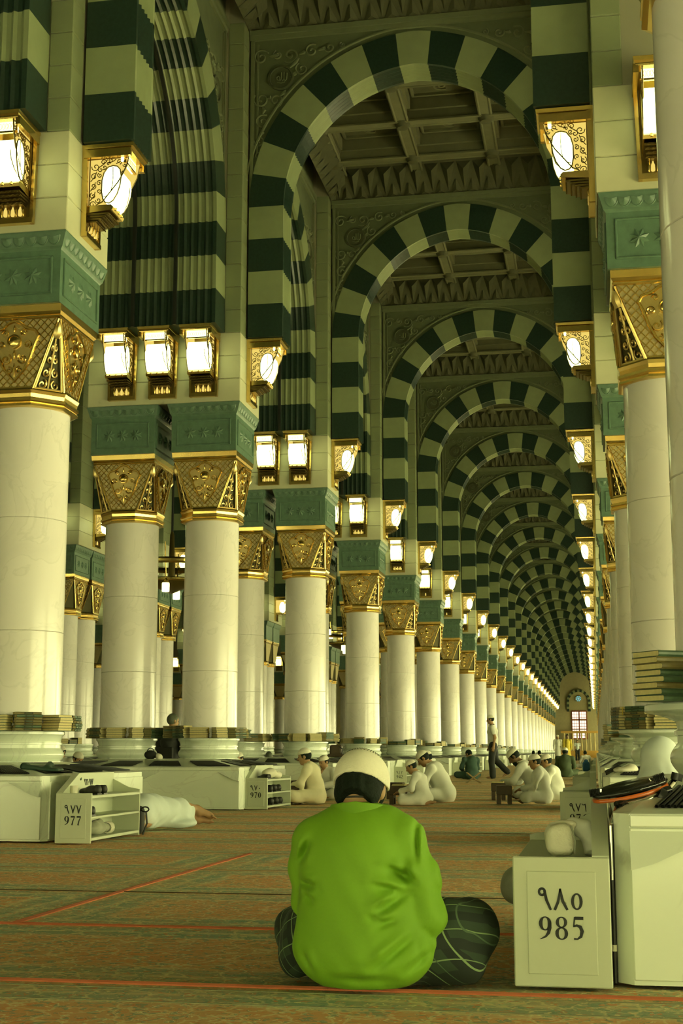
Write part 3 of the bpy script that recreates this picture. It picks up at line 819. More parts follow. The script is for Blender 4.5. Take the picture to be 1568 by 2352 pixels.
def pier(x, y, key, lod, label, corners=(), group=None):
    t = thing('stone_pier', label, 'pier', (x, y, 0), group=group)
    P = PIER[key]
    link('core', P['core'], t)
    if lod == 0:
        for c in P['courses']: link('course_stone', c, t)
        for c in corners:
            for i in range(P['n']): link('pilaster_stone', P['pil'][c], t, (0, 0, Z_SPR + P['h']*i))
    else: link('stonework', P['join'], t)
    return t
def lodof(k): return 0 if k <= 5 else (1 if k <= 11 else 2)

# soffit tracks (dark strips along the wide side arches)
def track_mesh(x):
    b = MB(); pts = []
    for sec in B_ST:
        for i_, o_ in sec: pts.append((i_[0] + 0.006 if i_[0] < 0 else i_[0], i_[1] - 0.006))
    pts += [(-y, z) for y, z in reversed(pts[:-1])]
    q = []
    for p in pts:
        if not q or abs(p[0]-q[-1][0]) + abs(p[1]-q[-1][1]) > 0.02: q.append(p)
    b.tube([(x, y, z) for y, z in q], 0.034, 4)
    return b.mesh('lighting_track', 'track_black')
TRACKS = [track_mesh(x) for x in (-0.31, 0.31)]

for k in range(1, NB + 1):
    y, lod = PY(k), lodof(k)
    nth = ORD[k]
    far = k > 12
    g = 'distant left arcade' if far else None
    where = f'the {nth} left pier from the camera'
    for sx, nm in ((-0.605, 'outer'), (0.605, 'aisle-side')):
        if far and sx < 0 and k > 16: continue
        column(XL + sx, y, 'L', lod, f'{nm} marble column with gilt capital under {where}', 'distant left columns' if far else None)
    plinth(XL, 1.43, 1.28, [0.0], y, 0 if k <= 3 else (1 if k <= 6 else 2), f'low white marble plinth with black grilles around {where}', 'L', 0.62, 'distant left plinths' if far else None)
    pier(XL, y, 'L', lod if k > 5 else 0, f'cream stone pier block above {where.replace("pier", "column pair")}', [(1, -1), (1, 1), (-1, -1)], 'distant left piers' if far else None)
    pos = ('left', 'middle', 'right')
    for i, dx in enumerate((-0.61, 0.0, 0.61)):
        if far and k > 18: continue
        lamp(XL + dx, y - 0.575, 'S', lod if k <= 9 else 2, f'lit gilt lantern, {pos[i]} of three facing the camera, {where.replace(" from the camera", "")}', 'distant left front lanterns' if far else None)
    lamp(XL + 1.14, y, 'E', 0 if k <= 4 else (1 if k <= 12 else 2), f'lit gilt lantern on the aisle face of {where}', 'distant left aisle lanterns' if far else None)
for k in range(0, NB + 1):
    y = PY(k); lod = 0 if k <= 4 else (1 if k <= 9 else 2)
    far = k > 10
    where = f'the {ORD[k+1]} right pier from the camera'
    column(XR, y, 'R', lod, f'white marble column with gilt capital under {where}', 'distant right columns' if far else None)
    plinth(XR, 0.68, 1.12, [], y, 0 if k <= 1 else (1 if k <= 5 else 2), f'low white marble plinth with black grilles around {where}', 'R', 0.21, 'distant right plinths' if far else None)
    if k == 0: continue
    pier(XR, y, 'R', lod, f'cream stone pier block above {where.replace("pier", "column")}', [(-1, -1), (-1, 1), (1, -1)], 'distant right piers' if far else None)
    if k <= 14: lamp(XR, y - 0.575, 'S', 0 if k <= 3 else 2, f'lit gilt lantern facing the camera on {where}', 'distant right front lanterns' if far else None)
    lamp(XR - 0.58, y, 'W', 0 if k <= 4 else (1 if k <= 10 else 2), f'lit gilt lantern on the aisle face of {where}', 'distant right aisle lanterns' if far else None)

# arches across the aisle, along the left row, and the walls above
def spandrel(t, me, rel=None, tracks=False):
    w = link('spandrel', me, t)
    if rel:
        for q in rel:
            o = link(q.name.split('.')[0], q, w)
            if q.name.startswith(('scroll', 'frame_m')): o['kind'] = 'stuff'
    if tracks:
        for tm in TRACKS: link('lighting_track', tm, t)
for k in range(1, NB + 1):
    y = PY(k); far = k > 14
    t = arch(XC, y, 'A', 0 if k <= 14 else 1, f'black and white striped arch over the aisle, {ORD[k]} from the camera', 'distant aisle arches' if far else None)
    spandrel(t, ME['spanA'], RELA if k <= 14 else None)
    if k < NB:
        ym = y + S/2
        far = k > 9
        t = arch(XL, ym, 'B', 0 if k <= 7 else 1, f'wide striped arch along the left row behind {"the " + ORD[k] + " left pier"}', 'distant left row arches' if far else None)
        spandrel(t, ME['spanB'], RELB if k <= 8 else None, k <= 8)
        t = arch(XR, ym, 'C', 0 if k <= 3 else 1, f'narrow striped arch along the right row behind {"the " + ORD[k+1] + " right pier"}', 'distant right row arches' if k > 8 else None)
        spandrel(t, ME['spanC'])
t = arch(XL, PY(1) - S/2, 'B', 0, 'wide striped arch nearest the camera, above the top left corner', None)
spandrel(t, ME['spanB'], None, True)

# ------------------------------------------------------------------ ceiling
ceil = tag(link('ceiling', None), 'coffered plaster ceiling over the aisle', kind='structure')
BX, BYH = 2.485, S/2 - 0.24
def frieze(length, inward):
    """row of faceted teeth above the arches; runs along x, hangs towards -y"""
    b = MB(); n = max(4, int(round(length / 0.31))); w = length / n
    z0, z1 = Z_WALL + 0.05, Z_WALL + 0.62
    b.add([(-length/2, 0, z0), (length/2, 0, z0), (length/2, -inward, z1), (-length/2, -inward, z1)], [(0, 1, 2, 3)])
    for i in range(n):
        x = -length/2 + w*(i + 0.5)
        f = lambda v: -inward * v
        b.add([(x - w*0.46, f(0.95), z0 + 0.95*(z1-z0)), (x + w*0.46, f(0.95), z0 + 0.95*(z1-z0)), (x, f(0.10), z0 + 0.10*(z1-z0)), (x, f(0.78) - 0.12, z0 + 0.62*(z1-z0))], [(0, 2, 3), (2, 1, 3), (1, 0, 3)])
        xb = x + w/2
        b.add([(xb - w*0.42, f(0.0), z0), (xb + w*0.42, f(0.0), z0), (xb, f(0.55), z0 + 0.42*(z1-z0)), (xb, f(0.1) - 0.07, z0 + 0.08*(z1-z0))], [(0, 1, 3), (1, 2, 3), (2, 0, 3)])
    b.box(-length/2, length/2, -inward - 0.06, 0, z1, z1 + 0.09)
    return b
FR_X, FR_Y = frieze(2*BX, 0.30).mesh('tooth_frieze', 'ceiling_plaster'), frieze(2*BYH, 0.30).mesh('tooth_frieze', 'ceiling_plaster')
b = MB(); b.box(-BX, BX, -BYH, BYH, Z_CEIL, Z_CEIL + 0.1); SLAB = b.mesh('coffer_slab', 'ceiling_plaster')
def beam_mesh(L):
    b = MB(); L = L - 0.28
    for x0, x1, z0 in ((-0.10, 0.10, 11.90), (-0.16, 0.16, 12.10)): b.box(x0, x1, -L, L, z0, Z_CEIL)
    for s_ in (-1, 1): b.tube([(s_*0.10, -L, 11.91), (s_*0.10, L, 11.91)], 0.03, 6)
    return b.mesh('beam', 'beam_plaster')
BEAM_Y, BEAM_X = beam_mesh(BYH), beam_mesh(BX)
b = MB(); b.lathe([(0.03, 11.80), (0.10, 11.82), (0.12, 11.86), (0.16, 11.93)], 12); BOSS = b.mesh('boss', 'ceiling_plaster', 40)
b = MB()
for i in range(-1, 2):
    for j in range(-1, 2):
        x, y_ = 1.5*i, 1.5*j
        for (du, dv, r, t, a) in ((-0.25, 0, 0.18, 1.5, 0), (0.25, 0, 0.18, 1.5, 3), (0, 0.25, 0.15, 1.4, 1), (0, -0.25, 0.15, 1.4, 4)):
            b.tube([(x + u, y_ + v, Z_CEIL - 0.01) for u, v in spiral(du, dv, r, t, a, 14)], 0.022, 4)
        for (x0, x1, y0, y1) in ((-0.55, 0.55, -0.55, -0.50), (-0.55, 0.55, 0.50, 0.55), (-0.55, -0.50, -0.55, 0.55), (0.50, 0.55, -0.55, 0.55)):
            b.box(x + x0, x + x1, y_ + y0, y_ + y1, Z_CEIL - 0.05, Z_CEIL)
CARVE = b.mesh('coffer_carving', 'beam_plaster')
FAR_BAY = joined([SLAB, BEAM_Y, CARVE])
for k in range(0, NB + 1):
    cy = PY(k) + S/2
    if k <= 7:
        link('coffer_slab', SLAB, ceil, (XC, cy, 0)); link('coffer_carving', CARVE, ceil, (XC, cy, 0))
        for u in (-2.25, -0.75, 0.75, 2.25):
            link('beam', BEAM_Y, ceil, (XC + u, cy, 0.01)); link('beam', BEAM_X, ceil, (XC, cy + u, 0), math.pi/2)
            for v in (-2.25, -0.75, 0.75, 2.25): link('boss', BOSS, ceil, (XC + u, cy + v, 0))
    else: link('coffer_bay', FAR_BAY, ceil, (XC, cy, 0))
    for rz, me, p in ((0, FR_X, (XC, cy + BYH, 0)), (math.pi, FR_X, (XC, cy - BYH, 0)), (-math.pi/2, FR_Y, (XC + BX, cy, 0)), (math.pi/2, FR_Y, (XC - BX, cy, 0))):
        link('tooth_frieze', me, ceil, p, rz)
b = MB(); b.box(-34, XL - 0.8, -6, YEND, Z_CEIL + 0.2, Z_CEIL + 0.4); b.box(-34, 9, -6, YEND, Z_CEIL + 0.45, Z_CEIL + 0.65)
build(b, 'side_ceiling', 'ceiling_plaster', ceil)
b = MB(); b.box(-34.2, -34, -6, YEND, 0, Z_CEIL + 0.4)
tag(build(b, 'wall_left', 'cream_stone'), kind='structure')
b = MB(); b.box(9, 9.3, -6, YEND, 3.3, Z_CEIL + 0.4); b.box(9, 9.3, -6, 0.0, 0, 3.3); tag(build(b, 'light_baffle_right', 'cream_stone'), kind='structure')  # added, unseen: opening shaped so outside light reaches mainly the lower hall
b = MB(); b.box(-34, 9, -6.3, -6, 0.95, Z_CEIL + 0.4); tag(build(b, 'light_baffle_rear', 'cream_stone'), kind='structure')  # added, unseen: gap at the bottom limits light on the foreground

def squeeze(t, sx, sy):
    t.scale = (sx, sy, 1); return t
# ------------------------------------------------------------------ rows further left, seen between the columns
for k in range(2, 13):
    y = PY(k); last = k == 12
    for dy, nm in ((-0.605, 'nearer'), (0.605, 'farther')):
        column(ROW2, y + dy, 'L', 1 if k <= 5 else 2, f'{nm} white marble column of the {ORD[k-1]} pair in the second row to the left')
    pier(ROW2, y, 'Q', 1, f'cream pier block above the {ORD[k-1]} column pair in the second row')
    plinth(ROW2, 1.0, 1.6, [], y, 2, f'marble plinth around the {ORD[k-1]} column pair in the second row', 'L', 0.5)
    lamp(ROW2, y - 1.14, 'S', 1 if k <= 5 else 2, f'lit lantern facing the camera on the {ORD[k-1]} pier of the second row')
    lamp(ROW2 + 0.575, y, 'E', 1 if k <= 5 else 2, f'lit lantern facing the aisle on the {ORD[k-1]} pier of the second row')
    spandrel(arch((XL - 1.14 + ROW2 + 0.575)/2, y, 'A', 1, f'striped arch between the first and second rows, {ORD[k-1]} one back'), ME['spanA'])
    if not last: spandrel(squeeze(arch(ROW2, y + S/2, 'C', 1, f'striped arch running along the second row, {ORD[k-1]} one back'), 1, 0.795), ME['spanC'])
for k in range(3, 13):
    y = PY(k)
    for r in (1, 2):
        x = ROW2 - S*r
        nm = ('third', 'fourth')[r-1]
        column(x, y, 'R', 2, f'marble column in the {nm} row to the left, {ORD[k-2]} one back')
        pier(x, y, 'R', 2, f'pier block in the {nm} row to the left, {ORD[k-2]} one back', [])
        lamp(x, y - 0.575, 'S', 2, f'small lit lantern facing the camera in the {nm} row, {ORD[k-2]} one back')
        spandrel(squeeze(arch(x + S/2, y, 'A', 1, f'striped arch reaching left to the {nm} row, {ORD[k-2]} one back'), 1.12, 1), ME['spanA'])

# ------------------------------------------------------------------ end wall with window, rosette and balustrade
mat('end_stone', (0.42, 0.38, 0.20), 0.7, var=0.1)
emis('window_glow', (1.0, 0.80, 0.60), 1.5)
emis('rosette_glow', (0.25, 0.75, 0.75), 0.8)
mat('window_lead', (0.30, 0.10, 0.04), 0.5)
mat('rail_gold', (0.62, 0.38, 0.08), 0.5)
b = MB(); b.box(-34, 9, YEND, YEND + 0.5, 0, Z_CEIL + 0.4)
ew = tag(build(b, 'wall_end', 'end_stone'), kind='structure')
wc = pix(1330, 1665, YEND)
sx = YEND / 3290
W, Hh = 34*sx, 63*sx
win = tag(link('window_1', None, None, (wc[0], YEND - 0.02, wc[2])), 'tall leaded window glowing pink and white in the end wall', kind='structure')
n = 0
for i in range(2):
    for j in range(3):
        x0 = -W/2 + W/2*i; z0 = -Hh/2 + [0, 0.35, 0.70][j]*Hh; z1 = -Hh/2 + [0.35, 0.68, 1.0][j]*Hh
        b = MB(); b.box(x0 + 0.08, x0 + W/2 - 0.08, -0.05, 0.0, z0 + 0.06, z1 - 0.06); build(b, 'pane', 'window_glow', win)
b = MB()
for x in (-W/2, 0, W/2): b.box(x - 0.08, x + 0.08, -0.1, 0, -Hh/2, Hh/2)
for z in (-Hh/2, Hh*0.18, Hh/2): b.box(-W/2, W/2, -0.1, 0, z - 0.09, z + 0.09)
for i in range(9): b.box(-W/2, W/2, -0.07, 0, -Hh/2 + Hh*i/9 - 0.02, -Hh/2 + Hh*i/9 + 0.02)
for i in range(6): b.box(-W/2 + W*i/6 - 0.02, -W/2 + W*i/6 + 0.02, -0.07, 0, -Hh/2, Hh/2)
build(b, 'window_frame', 'window_lead', win)
rc = pix(1328, 1605, YEND)
b = MB(); b.lathe([(0.001, 0.0), (0.36, 0.0)], 16, cap=False); o = b
ros = tag(link('window_2', None, None, (rc[0], YEND - 0.03, rc[2]), rot=(math.pi/2, 0, 0)), 'small round blue rosette window in the end wall', kind='structure')
b = MB(); b.lathe([(0.02, 0.0), (0.02, 0.03), (0.34, 0.03), (0.34, 0.0)], 16); build(b, 'pane', 'rosette_glow', ros)
b = MB()
for i in range(8): b.tube([(0.1*math.cos(i*math.pi/4), 0.1*math.sin(i*math.pi/4), 0.04), (0.42*math.cos(i*math.pi/4), 0.42*math.sin(i*math.pi/4), 0.04)], 0.05, 5)
b.tube([(0.42*math.cos(a), 0.42*math.sin(a), 0.03) for a in [2*math.pi*i/24 for i in range(24)]], 0.06, 5, closed=True)
build(b, 'tracery', 'end_stone', ros)
tag(link('striped_arch', A_JOIN, None, (rc[0], YEND + 0.05, rc[2] - 8.69*0.62 - 0.4), scale=(0.62, 1, 0.62)), 'striped blind arch around the blue rosette on the end wall', 'arch')
rz = 1.25
bal = thing('balustrade', 'golden balustrade with pale balusters along the end wall', 'balustrade', (XC + 0.6, YEND - 2.5, 0))
b = MB(); b.box(-2.6, 2.6, -0.1, 0.1, 3.1, 3.4); build(b, 'rail', 'rail_gold', bal)
b = MB(); b.box(-2.6, 2.6, -0.1, 0.1, 0.0, 0.9); build(b, 'base_panel', 'rail_gold', bal)
b = MB(); b.lathe([(0.10, 0.9), (0.16, 1.5), (0.08, 2.2), (0.12, 3.1)], 8); bme = b.mesh('baluster', 'book_pages', 40)
for i in range(9): link('baluster', bme, bal, (-2.2 + 0.55*i, 0, 0))
# ------------------------------------------------------------------ soft shapes: signed distance + surface nets
def surfnet(f, lo, hi, h):
    lo = np.array(lo, float); n = np.ceil((np.array(hi) - lo) / h).astype(int) + 1
    ax = [lo[i] + h*np.arange(n[i]) for i in range(3)]
    bs = 6
    nbk = (n + bs - 1)//bs
    cen = np.stack(np.meshgrid(*[lo[i] + h*(np.arange(nbk[i])*bs + (bs - 1)/2) for i in range(3)], indexing='ij'), -1).reshape(-1, 3)
    cv = f(cen.astype(np.float32))
    near = (np.abs(cv) < h*bs*1.9).reshape(nbk); sgn = np.where(cv < 0, -1.0, 1.0).reshape(nbk)
    up = lambda a: a.repeat(bs, 0).repeat(bs, 1).repeat(bs, 2)[:n[0], :n[1], :n[2]]
    V = up(sgn).astype(np.float32); mk = up(near)
    ii = np.argwhere(mk)
    V[mk] = f((lo + h*ii).astype(np.float32))
    I = V < 0
    c = np.zeros(n - 1, int)
    for dx in (0, 1):
        for dy in (0, 1):
            for dz in (0, 1): c += I[dx:n[0]-1+dx, dy:n[1]-1+dy, dz:n[2]-1+dz]
    cells = np.argwhere((c > 0) & (c < 8))
    idx = -np.ones(n - 1, int); idx[tuple(cells.T)] = np.arange(len(cells))
    acc = np.zeros((len(cells), 3)); cnt = np.zeros(len(cells))
    offs = [(0,0,0),(1,0,0),(0,1,0),(1,1,0),(0,0,1),(1,0,1),(0,1,1),(1,1,1)]
    for a in range(8):
        for b in range(a+1, 8):
            oa, ob = np.array(offs[a]), np.array(offs[b])
            if np.abs(oa-ob).sum() != 1: continue
            va = V[tuple((cells+oa).T)]; vb = V[tuple((cells+ob).T)]
            m = (va < 0) != (vb < 0)
            t = va[m] / (va[m] - vb[m])
            acc[m] += (cells[m] + oa) + (ob-oa)[None]*t[:, None]; cnt[m] += 1
    verts = lo + h*acc/cnt[:, None]
    faces = []
    for d in range(3):
        e = np.zeros(3, int); e[d] = 1; u, w = [q for q in range(3) if q != d]
        s0 = [slice(None)]*3; s1 = [slice(None)]*3; s0[d] = slice(0, n[d]-1); s1[d] = slice(1, n[d])
        A, B = I[tuple(s0)], I[tuple(s1)]
        ed = np.argwhere(A != B)
        ok = (ed[:, u] > 0) & (ed[:, u] < n[u]-1) & (ed[:, w] > 0) & (ed[:, w] < n[w]-1)
        ed = ed[ok]
        if not len(ed): continue
        eu = np.zeros(3, int); eu[u] = 1; ew = np.zeros(3, int); ew[w] = 1
        q = np.stack([idx[tuple((ed-eu-ew).T)], idx[tuple((ed-ew).T)], idx[tuple(ed.T)], idx[tuple((ed-eu).T)]], 1)
        flip = A[tuple(ed.T)] == (d == 1)
        q[flip] = q[flip][:, ::-1]
        faces.append(q)
    return verts, np.concatenate(faces)
def smin(a, b, k):
    if k <= 0: return np.minimum(a, b)
    h = np.clip(0.5 + 0.5*(b - a)/k, 0, 1)
    return b + (a - b)*h - k*h*(1 - h)
class SD:
    """list of primitives blended smoothly"""
    def __init__(s, k=0.03): s.p = []; s.k = k
    def cap(s, a, b, ra, rb=None, k=None, op=1): s.p.append(('c', np.array(a, float), np.array(b, float), ra, ra if rb is None else rb, k, op)); return s
    def ell(s, c, r, k=None, op=1, R=None): s.p.append(('e', np.array(c, float), np.array(r if hasattr(r, '__len__') else (r,)*3, float), R, None, k, op)); return s
    def box(s, c, hs, rd=0.01, k=None, op=1, R=None): s.p.append(('b', np.array(c, float), np.array(hs, float), R, rd, k, op)); return s
    def chain(s, pts, rs, k=None):
        for i in range(len(pts)-1): s.cap(pts[i], pts[i+1], rs[i], rs[i+1], k)
        return s
    def __call__(s, P):
        d = None
        for t, a, b, c, e, k, op in s.p:
            if t == 'c':
                ba = b - a; l2 = max(ba @ ba, 1e-9)
                q = np.clip(((P - a) @ ba)/l2, 0, 1)
                v = np.linalg.norm(P - a - q[:, None]*ba, axis=1) - (c + (e - c)*q)
            elif t == 'e':
                Q = P - a
                if c is not None: Q = Q @ c
                k0 = np.linalg.norm(Q/b, axis=1); k1 = np.linalg.norm(Q/(b*b), axis=1) + 1e-9
                v = k0*(k0 - 1)/k1
            else:
                Q = P - a
                if c is not None: Q = Q @ c
                q = np.abs(Q) - (b - e)
                v = np.linalg.norm(np.maximum(q, 0), axis=1) + np.minimum(q.max(1), 0) - e
            kk = s.k if k is None else k
            if d is None: d = v
            elif op == 1: d = smin(d, v, kk)
            else: d = -smin(-d, v, kk)
        return d
    def bounds(s, pad=0.03):
        lo, hi = np.full(3, 1e9), np.full(3, -1e9)
        for t, a, b, c, e, k, op in s.p:
            if op != 1: continue
            if t == 'c': lo = np.minimum(lo, np.minimum(a - c, b - e)); hi = np.maximum(hi, np.maximum(a + c, b + e))
            else:
                m = b.max() if c is not None else b
                lo = np.minimum(lo, a - m); hi = np.maximum(hi, a + m)
        return lo - pad, hi + pad
def R3(x=0, y=0, z=0):
    from mathutils import Euler
    return np.array(Euler((math.radians(x), math.radians(y), math.radians(z))).to_matrix())
def soft(name, sd, h, m, parent=None, fn=None, clip=None, disp=None, loc=(0, 0, 0), rz=0.0, pad=0.03, zmin=None):
    lo, hi = sd.bounds(pad)
    if zmin is not None: lo[2] = min(lo[2], zmin - 0.02)
    def f(P):
        d = sd(P)
        if disp: d = d + disp(P)
        if fn: d = fn(P, d)
        if zmin is not None: d = np.maximum(d, zmin - P[:, 2])
        return d
    v, q = surfnet(f, lo, hi, h)
    me = bpy.data.meshes.new(name)
    me.from_pydata(v.tolist(), [], q.tolist())
    me.materials.append(MATS[m])
    me.polygons.foreach_set('use_smooth', [True]*len(me.polygons))
    me.update()
    return link(name, me, parent, loc, rz)

# ------------------------------------------------------------------ numerals
def ribbon(pts, ws, closed=False):
    P = [Vector((p[0], p[1], 0)) for p in pts]; n = len(P); L, Rr = [], []
    ws = ws if hasattr(ws, '__len__') else [ws]*n
    for i in range(n):
        a = P[i-1] if (i > 0 or closed) else P[i]; b_ = P[(i+1) % n] if (i < n-1 or closed) else P[i]
        t = (b_ - a).normalized(); nn = Vector((-t.y, t.x, 0))
        L.append(P[i] + nn*ws[i]/2); Rr.append(P[i] - nn*ws[i]/2)
    return L, Rr, closed
def arc(cx, cy, rx, ry, a0, a1, n=14): return [(cx + rx*math.cos(math.radians(a0 + (a1-a0)*i/n)), cy + ry*math.sin(math.radians(a0 + (a1-a0)*i/n))) for i in range(n+1)]
def thick(pts, cx, lo, hi, rx): return [lo + (hi - lo)*min(1, abs(p[0]-cx)/rx)**2 for p in pts]
def G(ch):
    out = []
    def loop(cx, cy, rx, ry, lo=0.05, hi=0.16):
        p = arc(cx, cy, rx, ry, 0, 360, 22)[:-1]; out.append(ribbon(p, thick(p, cx, lo, hi, rx), True))
    if ch == '9':
        loop(0.30, 0.68, 0.19, 0.27); p = [(0.49, 0.72), (0.49, 0.5), (0.44, 0.3), (0.32, 0.14), (0.08, 0.02)]; out.append(ribbon(p, [0.16, 0.16, 0.14, 0.09, 0.03]))
    elif ch == '6':
        loop(0.30, 0.32, 0.19, 0.27); p = [(0.11, 0.28), (0.11, 0.5), (0.16, 0.7), (0.28, 0.86), (0.52, 0.98)]; out.append(ribbon(p, [0.16, 0.16, 0.14, 0.09, 0.03]))
    elif ch == '8': loop(0.30, 0.74, 0.175, 0.21, 0.05, 0.14); loop(0.30, 0.27, 0.20, 0.24, 0.05, 0.15)
    elif ch == '0': loop(0.30, 0.5, 0.19, 0.46, 0.05, 0.16)
    elif ch == '5':
        out.append(ribbon([(0.17, 0.92), (0.54, 0.92)], 0.14)); out.append(ribbon([(0.17, 0.97), (0.12, 0.56)], 0.06))
        p = [(0.10, 0.56), (0.25, 0.62), (0.40, 0.56), (0.47, 0.38), (0.42, 0.16), (0.27, 0.05), (0.12, 0.06)]; out.append(ribbon(p, [0.04, 0.1, 0.15, 0.16, 0.13, 0.07, 0.09]))
    elif ch == '7': out.append(ribbon([(0.07, 0.91), (0.55, 0.91)], 0.15)); out.append(ribbon([(0.52, 0.90), (0.34, 0.45), (0.24, 0.0)], [0.07, 0.11, 0.15]))
    elif ch == '4': out.append(ribbon([(0.40, 1.0), (0.40, 0.0)], 0.15)); out.append(ribbon([(0.04, 0.28), (0.57, 0.28)], 0.11)); out.append(ribbon([(0.42, 0.98), (0.06, 0.30)], 0.06))
    elif ch == '2': p = [(0.08, 0.72), (0.14, 0.90), (0.30, 0.95), (0.45, 0.82), (0.43, 0.6), (0.28, 0.3), (0.08, 0.08)]; out.append(ribbon(p, [0.04, 0.09, 0.1, 0.16, 0.15, 0.1, 0.05])); out.append(ribbon([(0.07, 0.06), (0.55, 0.06)], 0.12))
    elif ch == 'n9': p = arc(0.17, 0.80, 0.13, 0.14, -20, 320, 16); out.append(ribbon(p, [0.11]*len(p))); out.append(ribbon([(0.28, 0.84), (0.36, 0.45), (0.55, 0.02)], [0.12, 0.13, 0.10]))
    elif ch == 'n8': out.append(ribbon([(0.02, 0.02), (0.17, 0.36), (0.28, 0.95)], [0.12, 0.12, 0.07])); out.append(ribbon([(0.27, 0.95), (0.38, 0.40), (0.58, 0.03)], [0.09, 0.13, 0.11]))
    elif ch == 'n7': out.append(ribbon([(0.04, 0.95), (0.22, 0.45), (0.30, 0.05)], [0.12, 0.12, 0.06])); out.append(ribbon([(0.31, 0.05), (0.38, 0.45), (0.56, 0.97)], [0.08, 0.12, 0.09]))
    elif ch == 'n6': out.append(ribbon([(0.05, 0.98), (0.08, 0.82), (0.22, 0.80), (0.42, 0.86)], [0.05, 0.11, 0.11, 0.11])); out.append(ribbon([(0.40, 0.92), (0.46, 0.5), (0.50, 0.02)], [0.13, 0.12, 0.09]))
    elif ch == 'n5': loop(0.30, 0.40, 0.19, 0.33, 0.07, 0.14)
    elif ch == 'n0': p = arc(0.3, 0.42, 0.05, 0.06, 0, 360, 8)[:-1]; out.append(ribbon(p, 0.09, True))
    elif ch == 'n4': out.append(ribbon([(0.45, 0.95), (0.18, 0.85), (0.16, 0.68), (0.40, 0.60), (0.12, 0.42), (0.12, 0.18), (0.48, 0.08)], 0.11))
    elif ch == 'n2': out.append(ribbon([(0.50, 0.92), (0.42, 0.70), (0.20, 0.72), (0.12, 0.95), (0.16, 0.55), (0.30, 0.02)], 0.11))
    elif ch == '-': out.append(ribbon([(0.1, 0.5), (0.5, 0.5)], 0.12))
    return out
GLY = {}
def glyph(ch):
    if ch not in GLY:
        b = MB()
        for L, Rr, cl in G(ch):
            n = len(L); vs = [(v.x, -0.002, v.y) for v in L] + [(v.x, -0.002, v.y) for v in Rr]
            vs += [(v.x, 0.0, v.y) for v in L] + [(v.x, 0.0, v.y) for v in Rr]
            m_ = n if cl else n-1
            fs = []
            for i in range(m_):
                j = (i+1) % n
                fs += [(i, j, n+j, n+i), (2*n+i, 3*n+i, 3*n+j, 2*n+j), (i, 2*n+i, 2*n+j, j), (n+i, n+j, 3*n+j, 3*n+i)]
            b.add(vs, fs)
        GLY[ch] = b.mesh('numeral', 'ink')
    return GLY[ch]
def lettering(chars, parent, x, y, z, size, rz=0.0, adv=0.64, flip=False):
    ca, sa = math.cos(rz), math.sin(rz)
    for i, ch in enumerate(chars):
        dx = i*adv*size
        link('numeral', glyph(ch), parent, (x + dx*ca, y + dx*sa, z), rz, scale=(size, 1 if size > 0.05 else 0.5, size))

# ------------------------------------------------------------------ shoe racks beside the plinths
def rack(x, y, side, num, label, rzt=0.0, back=None):
    """x, y: plinth-side front corner; the rack opens towards the aisle"""
    t = thing('shoe_rack', label, 'shoe rack', (x, y, 0), rzt)
    s_ = 1 if side == 'L' else -1
    W_, L_, H_ = 0.31, 1.24, 0.405
    def bx(name, x0, x1, y0, y1, z0, z1, m='rack_white', bev=0.004):
        b = MB(); xs = sorted((s_*x0, s_*x1)); b.bbox(xs[0], xs[1], y0, y1, z0, z1, bev); return build(b, name, m, t)
    b = MB(); b.prism([(0, 0), (0, H_ + 0.004), (0.36, 0.56), (L_, 0.56), (L_, 0)], 'x', *sorted((0, s_*0.055))); build(b, 'back_panel', 'rack_white', t)
    ep = bx('end_panel', 0.0, W_, -0.02, 0.002, 0.0, H_)
    ip = bx('inset_panel', 0.045, W_ - 0.045, -0.023, -0.018, 0.04, H_ - 0.045, bev=0.002)
    bx('top_shelf', 0.055, W_, 0.0, L_, H_ - 0.045, H_ - 0.02, 'rack_inside')
    bx('shelf', 0.055, W_, 0.0, L_, 0.195, 0.215, 'rack_inside')
    bx('bottom_shelf', 0.055, W_, 0.0, L_, 0.02, 0.045, 'rack_inside')
    b = MB(); b.prism([(s_*0.0, 0), (s_*W_, 0), (s_*W_, H_), (s_*0.20, H_ + 0.02), (s_*0.05, 0.50), (0, 0.50)], 'y', L_ - 0.02, L_); build(b, 'end_panel', 'rack_white', t)
    ar, la = num
    x0 = (W_*0.5 - 0.074) if s_ == 1 else (-W_*0.5 - 0.074)
    lettering(ar, t, x0, -0.0235, 0.238, 0.072, adv=0.70)
    lettering(la, t, x0 - 0.002, -0.0235, 0.147, 0.074, adv=0.70)
    if back: lettering(back, t, s_*0.057, 0.48, 0.455, 0.055, rz=math.pi/2 if s_ == 1 else -math.pi/2, adv=0.55)
    return t
def digits(s): return ['n' + c for c in s], list(s)
rack(0.032, 4.70, 'R', digits('985'), 'white shoe rack numbered 985 in the right foreground')
rack(-0.005, 12.3, 'R', digits('976'), 'white shoe rack numbered 976 behind the foreground rack')
rack(-0.01, 19.4, 'R', digits('970')[0:1] + ([],), 'white shoe rack at the third right pier, mostly hidden')
for k in (3, 4, 5, 6): rack(-0.01, PY(k) - 0.9, 'R', ([], []), f'small white shoe rack at the {ORD[k+1]} right pier')
rack(-4.40, 11.16, 'L', digits('977'), 'white shoe rack numbered 977 at the first left pier', back=['n9', 'n6', 'n6', '-', 'n9', 'n7', 'n7'])
rack(-4.545, 18.12, 'L', digits('970'), 'white shoe rack numbered 970 at the second left pier', -0.03)
rack(-4.52, 25.0, 'L', ([], []), 'white shoe rack at the third left pier behind the white cap')
rack(-4.56, 32.0, 'L', digits('942'), 'white shoe rack numbered 942 at the fourth left pier')
for k in (5, 6, 7, 8, 9): rack(-4.53, PY(k) - 0.9, 'L', ([], []), f'small white shoe rack at the {ORD[k]} left pier')

